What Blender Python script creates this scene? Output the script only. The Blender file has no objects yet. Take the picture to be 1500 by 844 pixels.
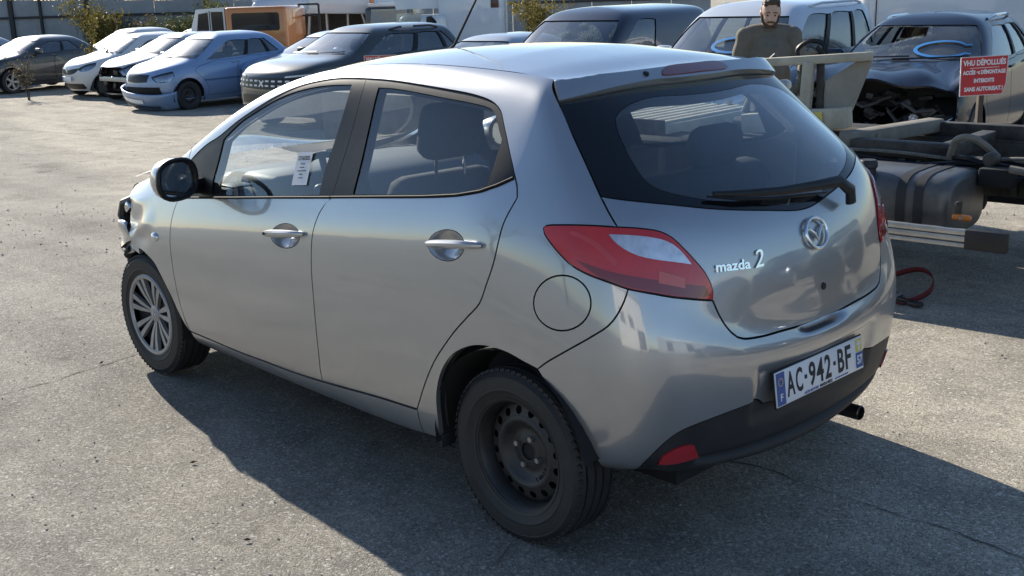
import bpy, bmesh, math, random
import numpy as np
from mathutils import Vector, Matrix, Quaternion
from mathutils.geometry import delaunay_2d_cdt
random.seed(7); np.random.seed(7)
SC=bpy.context.scene
COL=SC.collection
# ------------------------------------------------------------------ camera
cam=bpy.data.cameras.new('camera'); CAM=bpy.data.objects.new('camera',cam); COL.objects.link(CAM)
CLOC=(-2.4058,3.0748,1.7316); YAW,PIT,ROL=-.760153,-.259935,-.0300525
_f=Vector((math.cos(PIT)*math.cos(YAW),math.cos(PIT)*math.sin(YAW),math.sin(PIT)))
_r=_f.cross(Vector((0,0,1))).normalized(); _u=_r.cross(_f)
_r2=_r*math.cos(ROL)+_u*math.sin(ROL); _u2=-_r*math.sin(ROL)+_u*math.cos(ROL)
_m=Matrix((( _r2.x,_u2.x,-_f.x,CLOC[0]),(_r2.y,_u2.y,-_f.y,CLOC[1]),(_r2.z,_u2.z,-_f.z,CLOC[2]),(0,0,0,1)))
CAM.matrix_world=_m
cam.sensor_width=36; cam.lens=36*1637.05/1500; cam.clip_start=.05; cam.clip_end=2000
SC.camera=CAM
# ------------------------------------------------------------------ world and sun
SUN_EL=math.radians(25.5); SUN_DIR=Vector((.978,-.21,0)).normalized()*math.cos(SUN_EL)+Vector((0,0,math.sin(SUN_EL)))
W=bpy.data.worlds.new('World'); SC.world=W; W.use_nodes=True
nt=W.node_tree; bg=nt.nodes['Background']
sky=nt.nodes.new('ShaderNodeTexSky'); sky.sky_type='NISHITA'; sky.sun_disc=False
sky.sun_elevation=SUN_EL; sky.sun_rotation=math.atan2(SUN_DIR.x,SUN_DIR.y); sky.air_density=1.0; sky.dust_density=.35; sky.ozone_density=3.0
nt.links.new(sky.outputs[0],bg.inputs[0]); bg.inputs[1].default_value=.094
sl=bpy.data.lights.new('sun','SUN'); sl.energy=4.9; sl.angle=math.radians(.5); sl.color=(1,.925,.80)
so=bpy.data.objects.new('sun',sl); COL.objects.link(so); so.rotation_euler=(-SUN_DIR).to_track_quat('-Z','Y').to_euler()
so.location=(20,-4,12)
SC.view_settings.view_transform='Standard'; SC.view_settings.look='None'; SC.view_settings.gamma=1; SC.view_settings.exposure=.74
SC.view_settings.use_curve_mapping=False
SC.cycles.max_bounces=8; SC.cycles.transparent_max_bounces=16; SC.cycles.caustics_reflective=False; SC.cycles.caustics_refractive=False
SC.cycles.use_denoising=True; SC.cycles.sample_clamp_indirect=6
# ------------------------------------------------------------------ materials
MATS={}
def mat(name,col=(.5,.5,.5),rough=.5,metal=0,coat=0,spec=.5,emit=None,coat_rough=.03):
    if name in MATS: return MATS[name]
    m=bpy.data.materials.new(name); m.use_nodes=True
    b=m.node_tree.nodes['Principled BSDF']
    b.inputs['Base Color'].default_value=(*col,1); b.inputs['Roughness'].default_value=rough; b.inputs['Metallic'].default_value=metal
    b.inputs['Coat Weight'].default_value=coat; b.inputs['Coat Roughness'].default_value=coat_rough; b.inputs['Specular IOR Level'].default_value=spec
    if emit: b.inputs['Emission Color'].default_value=(*emit,1); b.inputs['Emission Strength'].default_value=1
    MATS[name]=m; return m
def nodes(m): return m.node_tree.nodes, m.node_tree.links, m.node_tree.nodes['Principled BSDF']
def varied(name,c1,c2,scale=6,rough=(.4,.7),metal=0,coat=0,detail=6,bump=0,bscale=None,contrast=(.3,.7)):
    """two-tone noise material with varying roughness and optional bump"""
    if name in MATS: return MATS[name]
    m=mat(name,c1,rough[0],metal,coat); N,L,b=nodes(m)
    tc=N.new('ShaderNodeTexCoord'); no=N.new('ShaderNodeTexNoise'); no.inputs['Scale'].default_value=scale; no.inputs['Detail'].default_value=detail; no.inputs['Roughness'].default_value=.65
    L.new(tc.outputs['Object'],no.inputs['Vector'])
    r=N.new('ShaderNodeValToRGB'); r.color_ramp.elements[0].position=contrast[0]; r.color_ramp.elements[1].position=contrast[1]
    r.color_ramp.elements[0].color=(*c1,1); r.color_ramp.elements[1].color=(*c2,1)
    L.new(no.outputs[0],r.inputs[0]); L.new(r.outputs[0],b.inputs['Base Color'])
    mr=N.new('ShaderNodeMapRange'); mr.inputs['To Min'].default_value=rough[0]; mr.inputs['To Max'].default_value=rough[1]
    L.new(no.outputs[0],mr.inputs[0]); L.new(mr.outputs[0],b.inputs['Roughness'])
    if bump:
        n2=N.new('ShaderNodeTexNoise'); n2.inputs['Scale'].default_value=bscale or scale*8; n2.inputs['Detail'].default_value=4; L.new(tc.outputs['Object'],n2.inputs['Vector'])
        bp=N.new('ShaderNodeBump'); bp.inputs['Strength'].default_value=bump; bp.inputs['Distance'].default_value=.01
        L.new(n2.outputs[0],bp.inputs['Height']); L.new(bp.outputs[0],b.inputs['Normal'])
    return m
def paint(name,col,metal=.0,rough=.35,dirt=(.30,.26,.20),dirt_amt=.10,coat=1.0,coat_ior=1.5,flake=0):
    """car paint: clear coat over colour, faint dust film that gathers low on the body"""
    if name in MATS: return MATS[name]
    m=mat(name,col,rough,metal,coat,coat_rough=.04); N,L,b=nodes(m); b.inputs['Coat IOR'].default_value=coat_ior
    tc=N.new('ShaderNodeTexCoord'); no=N.new('ShaderNodeTexNoise'); no.inputs['Scale'].default_value=3.2; no.inputs['Detail'].default_value=8; no.inputs['Roughness'].default_value=.7
    L.new(tc.outputs['Object'],no.inputs['Vector'])
    sx=N.new('ShaderNodeSeparateXYZ'); L.new(tc.outputs['Object'],sx.inputs[0])
    mz=N.new('ShaderNodeMapRange'); mz.inputs['From Min'].default_value=.15; mz.inputs['From Max'].default_value=.75; mz.inputs['To Min'].default_value=1; mz.inputs['To Max'].default_value=.18
    L.new(sx.outputs[2],mz.inputs[0])
    mr=N.new('ShaderNodeMapRange'); mr.inputs['From Min'].default_value=.35; mr.inputs['From Max'].default_value=.75; mr.inputs['To Max'].default_value=dirt_amt*2.2; mr.inputs['To Min'].default_value=dirt_amt*.4
    L.new(no.outputs[0],mr.inputs[0])
    mu=N.new('ShaderNodeMath'); mu.operation='MULTIPLY'; L.new(mz.outputs[0],mu.inputs[0]); L.new(mr.outputs[0],mu.inputs[1])
    mx=N.new('ShaderNodeMix'); mx.data_type='RGBA'; mx.inputs[6].default_value=(*col,1); mx.inputs[7].default_value=(*dirt,1)
    L.new(mu.outputs[0],mx.inputs[0]); L.new(mx.outputs[2],b.inputs['Base Color'])
    m2=N.new('ShaderNodeMath'); m2.operation='MULTIPLY_ADD'; m2.inputs[1].default_value=-metal*.9; m2.inputs[2].default_value=metal; L.new(mu.outputs[0],m2.inputs[0]); L.new(m2.outputs[0],b.inputs['Metallic'])
    if flake:   # metallic flake: each tiny facet leans a little its own way; fine wash scratches; dust runs
        fv=N.new('ShaderNodeTexVoronoi'); fv.inputs['Scale'].default_value=900; L.new(tc.outputs['Object'],fv.inputs['Vector'])
        fb=N.new('ShaderNodeBump'); fb.inputs['Strength'].default_value=.10; fb.inputs['Distance'].default_value=.0006
        fs=N.new('ShaderNodeSeparateColor'); L.new(fv.outputs['Color'],fs.inputs[0]); L.new(fs.outputs[0],fb.inputs['Height']); L.new(fb.outputs[0],b.inputs['Normal'])
        # gentle waviness of pressed sheet, seen in the clear coat
        wv=N.new('ShaderNodeTexNoise'); wv.inputs['Scale'].default_value=5.5; wv.inputs['Detail'].default_value=2; L.new(tc.outputs['Object'],wv.inputs['Vector'])
        wb=N.new('ShaderNodeBump'); wb.inputs['Strength'].default_value=.25; wb.inputs['Distance'].default_value=.004; L.new(wv.outputs[0],wb.inputs['Height']); L.new(wb.outputs[0],b.inputs['Coat Normal'])
    m3=N.new('ShaderNodeMath'); m3.operation='MULTIPLY_ADD'; m3.inputs[1].default_value=.5; m3.inputs[2].default_value=.035; L.new(mu.outputs[0],m3.inputs[0]); L.new(m3.outputs[0],b.inputs['Coat Roughness'])
    return m
def glass(name,tint=(.75,.8,.8),rough=.0,refl=1.0,film=.085,haze=0):
    if name in MATS: return MATS[name]
    m=bpy.data.materials.new(name); m.use_nodes=True; N=m.node_tree.nodes; L=m.node_tree.links
    N.remove(N['Principled BSDF']); out=N['Material Output']
    tr=N.new('ShaderNodeBsdfTransparent'); tr.inputs[0].default_value=(*tint,1)
    gl=N.new('ShaderNodeBsdfGlossy'); gl.inputs['Roughness'].default_value=rough; gl.inputs[0].default_value=(1,1,1,1)
    fr=N.new('ShaderNodeFresnel'); fr.inputs[0].default_value=1.62
    mu=N.new('ShaderNodeMath'); mu.operation='MULTIPLY_ADD'; mu.inputs[1].default_value=1.5*refl; mu.inputs[2].default_value=0.0; mu.use_clamp=True
    L.new(fr.outputs[0],mu.inputs[0])
    geo=N.new('ShaderNodeNewGeometry')   # same index seen from either side of the pane
    ior=N.new('ShaderNodeMapRange'); ior.inputs['To Min'].default_value=1.55; ior.inputs['To Max'].default_value=1/1.55; L.new(geo.outputs['Backfacing'],ior.inputs[0]); L.new(ior.outputs[0],fr.inputs[0])
    mx=N.new('ShaderNodeMixShader'); L.new(mu.outputs[0],mx.inputs[0]); L.new(tr.outputs[0],mx.inputs[1]); L.new(gl.outputs[0],mx.inputs[2])
    # a thin dust film that scatters sunlight
    di=N.new('ShaderNodeBsdfDiffuse'); di.inputs[0].default_value=(.62,.62,.60,1)
    tl=N.new('ShaderNodeBsdfTranslucent'); tl.inputs[0].default_value=(.62,.62,.60,1)
    ad=N.new('ShaderNodeMixShader'); ad.inputs[0].default_value=.5; L.new(di.outputs[0],ad.inputs[1]); L.new(tl.outputs[0],ad.inputs[2])
    tc=N.new('ShaderNodeTexCoord'); no=N.new('ShaderNodeTexNoise'); no.inputs['Scale'].default_value=3.0; no.inputs['Detail'].default_value=7
    L.new(tc.outputs['Object'],no.inputs['Vector'])
    mr=N.new('ShaderNodeMapRange'); mr.inputs['From Min'].default_value=.35; mr.inputs['From Max'].default_value=.75; mr.inputs['To Min'].default_value=film*.2; mr.inputs['To Max'].default_value=film
    L.new(no.outputs[0],mr.inputs[0])
    mx2=N.new('ShaderNodeMixShader'); L.new(mr.outputs[0],mx2.inputs[0]); L.new(mx.outputs[0],mx2.inputs[1]); L.new(ad.outputs[0],mx2.inputs[2])
    if haze:   # greasy haze on the pane: a broad weak sheen
        g2=N.new('ShaderNodeBsdfGlossy'); g2.inputs['Roughness'].default_value=.20; mx3=N.new('ShaderNodeMixShader'); mx3.inputs[0].default_value=haze
        L.new(mx2.outputs[0],mx3.inputs[1]); L.new(g2.outputs[0],mx3.inputs[2]); L.new(mx3.outputs[0],out.inputs[0])
    else: L.new(mx2.outputs[0],out.inputs[0])
    MATS[name]=m; return m
# ------------------------------------------------------------------ object helpers
def link(name,me,m=None,parent=None,loc=None):
    o=bpy.data.objects.new(name,me); COL.objects.link(o)
    if m is not None and me is not None:
        for q in (m if isinstance(m,(list,tuple)) else [m]): me.materials.append(q)
    if parent is not None: o.parent=parent
    if loc is not None: o.location=loc
    return o
def tag(o,label,cat,group=None,kind=None):
    if label: o['label']=label
    if cat: o['category']=cat
    if group: o['group']=group
    if kind: o['kind']=kind
    return o
def thing(name,label,cat,loc=(0,0,0),rz=0,group=None):
    o=bpy.data.objects.new(name,None); COL.objects.link(o); o.location=loc; o.rotation_euler=(0,0,rz); o.empty_display_size=.3
    return tag(o,label,cat,group)
def smoothpath(path,n=5):
    """smooth a polyline (Catmull-Rom)"""
    Q=[Vector(q) for q in path]; out=[]
    for i in range(len(Q)-1):
        a,b,c,d=[Q[max(0,min(len(Q)-1,j))] for j in (i-1,i,i+1,i+2)]
        for k in range(n):
            t=k/n; out.append(.5*((2*b)+(c-a)*t+(2*a-5*b+4*c-d)*t*t+(-a+3*b-3*c+d)*t**3))
    return out+[Q[-1]]
class MB:
    """collects shapes into one mesh"""
    def __init__(s): s.v=[];s.f=[];s.mi=[];s.cur=0
    def add(s,vs,fs):
        b=len(s.v); s.v+= [tuple(v) for v in vs]; s.f+=[tuple(i+b for i in f) for f in fs]; s.mi+=[s.cur]*len(fs); return s
    def box(s,c,d,rot=None,taper=None):
        hx,hy,hz=d[0]/2,d[1]/2,d[2]/2; vs=[]
        for z in (-1,1):
            for y in (-1,1):
                for x in (-1,1):
                    k=1 if not taper or z<0 else taper
                    v=Vector((x*hx*k,y*hy*k,z*hz))
                    if rot is not None: v=rot@v
                    vs.append(v+Vector(c))
        return s.add(vs,[(0,2,3,1),(4,5,7,6),(0,1,5,4),(2,6,7,3),(0,4,6,2),(1,3,7,5)])
    def rbox(s,c,d,r=.02,rot=None,seg=2):
        """box with rounded edges"""
        bm=bmesh.new(); bmesh.ops.create_cube(bm,size=1)
        bmesh.ops.scale(bm,vec=d,verts=bm.verts); bmesh.ops.bevel(bm,geom=bm.edges[:],offset=min(r,min(d)*.49),segments=seg,profile=.5,affect='EDGES')
        bm.verts.index_update()
        vs=[((rot@v.co) if rot is not None else v.co)+Vector(c) for v in bm.verts]; fs=[[v.index for v in f.verts] for f in bm.faces]; bm.free()
        return s.add(vs,fs)
    def tube(s,path,r,n=8,cap=True,flat=1.0,up=None):
        P=[Vector(p) for p in path]; R=r if isinstance(r,(list,tuple)) else [r]*len(P)
        rings=[];x=None
        for i,p in enumerate(P):
            t=(P[min(i+1,len(P)-1)]-P[max(i-1,0)]).normalized()
            if x is None:
                a=Vector(up) if up else (Vector((0,0,1)) if abs(t.z)<.9 else Vector((1,0,0)))
                x=(a-t*a.dot(t)).normalized()
            else: x=(x-t*x.dot(t)).normalized()
            y=t.cross(x)
            rings.append([p+(x*math.cos(2*math.pi*k/n)*flat+y*math.sin(2*math.pi*k/n))*R[i] for k in range(n)])
        vs=[v for q in rings for v in q]; fs=[]
        for i in range(len(P)-1):
            for k in range(n):
                a=i*n+k;b=i*n+(k+1)%n; fs.append((a,b,b+n,a+n))
        if cap: fs.append(tuple(range(n-1,-1,-1))); fs.append(tuple((len(P)-1)*n+k for k in range(n)))
        return s.add(vs,fs)
    def cyl(s,a,b,r,n=16,r2=None): return s.tube([a,b],[r,r if r2 is None else r2],n)
    def lathe(s,prof,n=48,axis='y',c=(0,0,0),close=False):
        """prof: (radius, along-axis)"""
        vs=[];fs=[];m=len(prof)
        for k in range(n):
            a=2*math.pi*k/n; ca,sa=math.cos(a),math.sin(a)
            for r,h in prof:
                v=(r*ca,h,r*sa) if axis=='y' else ((h,r*ca,r*sa) if axis=='x' else (r*ca,r*sa,h))
                vs.append(Vector(v)+Vector(c))
        for k in range(n):
            for j in range(m-1 if not close else m):
                a=k*m+j;b=k*m+(j+1)%m;c2=((k+1)%n)*m+(j+1)%m;d=((k+1)%n)*m+j
                fs.append((a,b,c2,d) if axis!='z' else (a,d,c2,b))
        return s.add(vs,fs)
    def prism(s,poly,axis,a,b):
        """polygon (2d) extruded along axis between a and b"""
        def mk(p,h): return {'x':(h,p[0],p[1]),'y':(p[0],h,p[1]),'z':(p[0],p[1],h)}[axis]
        n=len(poly); vs=[mk(p,a) for p in poly]+[mk(p,b) for p in poly]
        fs=[tuple(range(n)),tuple(range(2*n-1,n-1,-1))]+[(i,i+n,(i+1)%n+n,(i+1)%n) for i in range(n)]
        return s.add(vs,fs)
    def grid(s,Pts):
        h=len(Pts);w=len(Pts[0])
        return s.add([p for r in Pts for p in r],[(i*w+j,i*w+j+1,(i+1)*w+j+1,(i+1)*w+j) for i in range(h-1) for j in range(w-1)])
    def mesh(s,name='m',smooth=35,fix=True):
        me=bpy.data.meshes.new(name); me.from_pydata([tuple(v) for v in s.v],[],s.f)
        me.update()
        if fix:
            bm=bmesh.new(); bm.from_mesh(me); bmesh.ops.recalc_face_normals(bm,faces=bm.faces); bm.to_mesh(me); bm.free()
        if smooth:
            me.polygons.foreach_set('use_smooth',[True]*len(me.polygons)); me.set_sharp_from_angle(angle=math.radians(smooth))
        return me
    def build(s,name,m,parent=None,smooth=35,loc=None,fix=True):
        me=s.mesh(name,smooth,fix); o=link(name,me,m,parent,loc)
        if isinstance(m,(list,tuple)) and len(m)>1: me.polygons.foreach_set('material_index',s.mi)
        return o
def text_mesh(txt,size,thick=.0,bold=0.0,sx=1.0,align='CENTER',shear=0.0):
    cu=bpy.data.curves.new('lettering','FONT'); cu.body=txt; cu.size=size; cu.extrude=thick; cu.offset=bold; cu.align_x=align; cu.align_y='CENTER'; cu.shear=shear; cu.resolution_u=3
    o=bpy.data.objects.new('lettering',cu); COL.objects.link(o); bpy.context.view_layer.update()
    me=bpy.data.meshes.new_from_object(o.evaluated_get(bpy.context.evaluated_depsgraph_get())); bpy.data.objects.remove(o); bpy.data.curves.remove(cu)
    if sx!=1: me.transform(Matrix.Diagonal((sx,1,1,1)))
    return me
def frame_mx(origin,xdir,ydir):
    x=Vector(xdir).normalized(); z=x.cross(Vector(ydir)).normalized(); y=z.cross(x)
    return Matrix(((x.x,y.x,z.x,origin[0]),(x.y,y.y,z.y,origin[1]),(x.z,y.z,z.z,origin[2]),(0,0,0,1)))
def interp(x,xs,ys):
    x=np.atleast_1d(np.asarray(x,float));xs=np.asarray(xs,float);ys=np.asarray(ys,float)
    m=np.gradient(ys,xs)
    i=np.clip(np.searchsorted(xs,x)-1,0,len(xs)-2);h=xs[i+1]-xs[i];t=np.clip((x-xs[i])/h,0,1)
    return (2*t**3-3*t**2+1)*ys[i]+(t**3-2*t**2+t)*h*m[i]+(-2*t**3+3*t**2)*ys[i+1]+(t**3-t**2)*h*m[i+1]
class Shell:
    """smooth surface P(u,v) over half a body; u runs nose to tail, past the end it continues mirrored"""
    def __init__(s,G,front_mirror=False):
        s.nv,s.nu=G.shape[:2]
        if front_mirror: a=G[:,1:2].copy();a[...,1]*=-1
        else: a=2*G[:,:1]-G[:,1:2]
        e=G[:,-2:-1].copy();e[...,1]*=-1
        G=np.concatenate([a,G,e],1)
        a=2*G[:1]-G[1:2];e=2*G[-1:]-G[-2:-1]
        s.G=np.concatenate([a,G,e],0); s.U=s.nu-1;s.V=s.nv-1
    @staticmethod
    def _b(t): return np.stack([(1-t)**3,3*t**3-6*t**2+4,-3*t**3+3*t**2+3*t+1,t**3],-1)/6
    @staticmethod
    def _d(t): return np.stack([-(1-t)**2,3*t**2-4*t,-3*t**2+2*t+1,t**2],-1)/2
    def ev(s,u,v,du=0,dv=0):
        u=np.asarray(u,float);v=np.asarray(v,float)
        hi=u>s.U; lo=u<0; flip=hi|lo
        uu=np.where(hi,2*s.U-u,np.where(lo,-u,u)); uu=np.clip(uu,0,s.U);v=np.clip(v,0,s.V)
        i=np.minimum(uu.astype(int),s.U-1);j=np.minimum(v.astype(int),s.V-1)
        bu=(s._d if du else s._b)(uu-i);bv=(s._d if dv else s._b)(v-j); out=0
        for a in range(4):
            for b in range(4): out=out+(bu[...,a]*bv[...,b])[...,None]*s.G[j+b,i+a]
        m=np.where(flip,-1.0,1.0); out=np.array(out)
        if du: out*=m[...,None]
        out[...,1]*=m
        return out
    def nrm(s,u,v):
        a=s.ev(u,v,1,0);b=s.ev(u,v,0,1); n=np.cross(a,b)
        return n/np.maximum(np.linalg.norm(n,axis=-1,keepdims=True),1e-9)
    def pt(s,u,v,off=0): 
        p=s.ev(np.array(u),np.array(v))+s.nrm(np.array(u),np.array(v))*off
        return Vector(p)
    def find(s,axes,target,guess):
        """(u,v) whose point has the given two coordinates"""
        x=np.array(guess,float); t=np.array(target,float)
        for _ in range(25):
            p=s.ev(x[0],x[1])[list(axes)]; J=np.stack([s.ev(x[0],x[1],1,0)[list(axes)],s.ev(x[0],x[1],0,1)[list(axes)]],1)
            d=np.linalg.solve(J.T@J+1e-6*np.eye(2),J.T@(t-p)); d=np.clip(d,-.5,.5); x=x+d; x[1]=np.clip(x[1],0,s.V); x[0]=np.clip(x[0],0,2*s.U)
            if abs(d).max()<1e-5: break
        return (float(x[0]),float(x[1]))
def inside(P,poly):
    P=np.asarray(P);poly=np.asarray(poly);x,y=P[:,0],P[:,1];c=np.zeros(len(P),bool)
    x1,y1=poly[:,0],poly[:,1];x2,y2=np.roll(x1,-1),np.roll(y1,-1)
    for a,b,e,d in zip(x1,y1,x2,y2):
        if b==d: continue
        c^=((b>y)!=(d>y))&(x<(e-a)*(y-b)/(d-b)+a)
    return c
def smooth_loop(pts,S,step,corner=40,raw=False):
    """closed uv outline -> dense smooth outline (corners kept)"""
    Q=[np.array(p,float) for p in pts]
    q=[Q[0]]
    for p in Q[1:]:
        if np.linalg.norm((p-q[-1])*np.array([.22,.11]))>1e-3: q.append(p)
    if np.linalg.norm((q[0]-q[-1])*np.array([.22,.11]))<1e-3: q.pop()
    Q=np.array(q);n=len(Q);X=S.ev(Q[:,0],Q[:,1])
    out=[]
    d1=np.roll(X,-1,0)-X; d0=X-np.roll(X,1,0)
    ang=np.degrees(np.arccos(np.clip((d1*d0).sum(1)/np.maximum(np.linalg.norm(d1,axis=1)*np.linalg.norm(d0,axis=1),1e-9),-1,1)))
    cor=ang>corner
    for i in range(n):
        p1,p2=Q[i],Q[(i+1)%n]; L=np.linalg.norm(X[(i+1)%n]-X[i]); k=max(1,int(round(L/step)))
        l1=L;l0=np.linalg.norm(X[i]-X[i-1]);l2=np.linalg.norm(X[(i+2)%n]-X[(i+1)%n])
        m1=(p2-p1) if cor[i] or raw else ((p2-Q[i-1])/(l0+l1)*l1)
        m2=(p2-p1) if cor[(i+1)%n] or raw else ((Q[(i+2)%n]-p1)/(l1+l2)*l1)
        for t in np.arange(k)/k:
            out.append((2*t**3-3*t**2+1)*p1+(t**3-2*t**2+t)*m1+(-2*t**3+3*t**2)*p2+(t**3-t**2)*m2)
    return np.array(out)
def area2(p): return .5*np.sum(p[:,0]*np.roll(p[:,1],-1)-np.roll(p[:,0],-1)*p[:,1])
def inset(S,L,g):
    X=S.ev(L[:,0],L[:,1]);n=S.nrm(L[:,0],L[:,1]);t=np.roll(X,-1,0)-np.roll(X,1,0);t/=np.maximum(np.linalg.norm(t,axis=1,keepdims=True),1e-9)
    i=np.cross(n,t)*g; a=S.ev(L[:,0],L[:,1],1,0);b=S.ev(L[:,0],L[:,1],0,1)
    aa=(a*a).sum(1)+1e-6;bb=(b*b).sum(1)+1e-6;ab=(a*b).sum(1);ia=(i*a).sum(1);ib=(i*b).sum(1);D=aa*bb-ab*ab
    return L+np.stack([(bb*ia-ab*ib)/D,(aa*ib-ab*ia)/D],1)
def panel(S,name,outer,m,parent=None,holes=(),off=0.0,gap=.0027,flange=.018,mirror=False,step=.02,grid=(.14,.28),disp=None,sc=(.22,.11),raw=False,inner=None,recalc=False,corner=40):
    """a sheet-metal or glass panel cut from shell S along a uv outline"""
    sc=np.array(sc)
    def prep(p,hole):
        L=smooth_loop(p,S,step,raw=raw,corner=corner)
        if (area2(L*sc)<0): L=L[::-1]
        if gap: L=inset(S,L,-gap if hole else gap)
        return L
    loops=[prep(outer,False)]+[prep(h,True) for h in holes]
    pts=[];edges=[]
    for L in loops:
        b=len(pts); pts+=list(L); edges+=[(b+i,b+(i+1)%len(L)) for i in range(len(L))]
    nb=len(pts); B=np.array(pts)
    lo,hi=loops[0].min(0),loops[0].max(0)
    gu=np.arange(math.floor(lo[0]/grid[0]),math.ceil(hi[0]/grid[0])+1)*grid[0]; gv=np.arange(math.floor(lo[1]/grid[1]),math.ceil(hi[1]/grid[1])+1)*grid[1]
    if len(gu)*len(gv):
        gg=np.stack(np.meshgrid(gu,gv),-1).reshape(-1,2); ok=inside(gg,loops[0])
        for h in loops[1:]: ok&=~inside(gg,h)
        gg=gg[ok]
        if len(gg):
            dm=np.full(len(gg),9.)
            for q in B: dm=np.minimum(dm,np.hypot((gg[:,0]-q[0])*sc[0],(gg[:,1]-q[1])*sc[1]))
            gg=gg[dm>.45*min(grid[0]*sc[0],grid[1]*sc[1])]; pts+=list(gg)
    A=np.array(pts)*sc
    vo,eo,fo,ov,oe,of=delaunay_2d_cdt([Vector(a) for a in A],edges,[],0,1e-6,True)
    uv=np.array([[v.x,v.y] for v in vo])/sc
    F=np.array([f for f in fo]); cen=uv[F].mean(1); ok=inside(cen,loops[0])
    for h in loops[1:]: ok&=~inside(cen,h)
    F=F[ok]
    e1=uv[F[:,1]]-uv[F[:,0]];e2=uv[F[:,2]]-uv[F[:,0]]; flip=(e1[:,0]*e2[:,1]-e1[:,1]*e2[:,0])<0
    F[flip]=F[flip][:,::-1]
    N=S.nrm(uv[:,0],uv[:,1]); X=S.ev(uv[:,0],uv[:,1])
    if disp is not None: X=X+N*np.asarray(disp(uv[:,0],uv[:,1]))[:,None]
    X0=X.copy(); X=X+N*off
    inv={}
    for k,l in enumerate(ov):
        for q in l: inv[q]=k
    vs=list(X);ns=list(N);fs=[tuple(f) for f in F]
    if flange:
        b=0
        for li,L in enumerate(loops):
            idx=[inv.get(b+i) for i in range(len(L))]; b+=len(L); idx=[i for i in idx if i is not None]
            m0=len(vs); n=len(idx)
            P0=X[idx];T=np.roll(P0,-1,0)-np.roll(P0,1,0);T/=np.maximum(np.linalg.norm(T,axis=1,keepdims=True),1e-9)
            O=np.cross(T,N[idx])*(1 if li==0 else -1)*1.0
            for i in range(n): vs.append(P0[i]);ns.append(O[i])
            for i in range(n): vs.append(P0[i]-N[idx[i]]*flange);ns.append(O[i])
            for i in range(n):
                a=m0+i;c=m0+(i+1)%n
                fs.append((a,a+n,c+n,c) if li==0 else (a,a+n,c+n,c))
    vs=np.array(vs);ns=np.array(ns)
    if mirror: vs[:,1]*=-1;ns[:,1]*=-1;fs=[f[::-1] for f in fs]
    me=bpy.data.meshes.new(name); me.from_pydata(vs.tolist(),[],fs); me.update()
    me.polygons.foreach_set('use_smooth',[True]*len(me.polygons))
    if recalc: me.set_sharp_from_angle(angle=math.radians(40))
    else: me.normals_split_custom_set_from_vertices(ns.tolist())
    o=link(name,me,m,parent)
    if inner is not None:
        d,im,ip=inner; Y=X0-N*d
        if mirror: Y=Y.copy();Y[:,1]*=-1
        ip.add(Y.tolist(),[tuple(f) if mirror else tuple(f[::-1]) for f in F])
    return o
def half(path,U): return list(path)+[(2*U-u,v) for u,v in reversed(path)]
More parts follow.
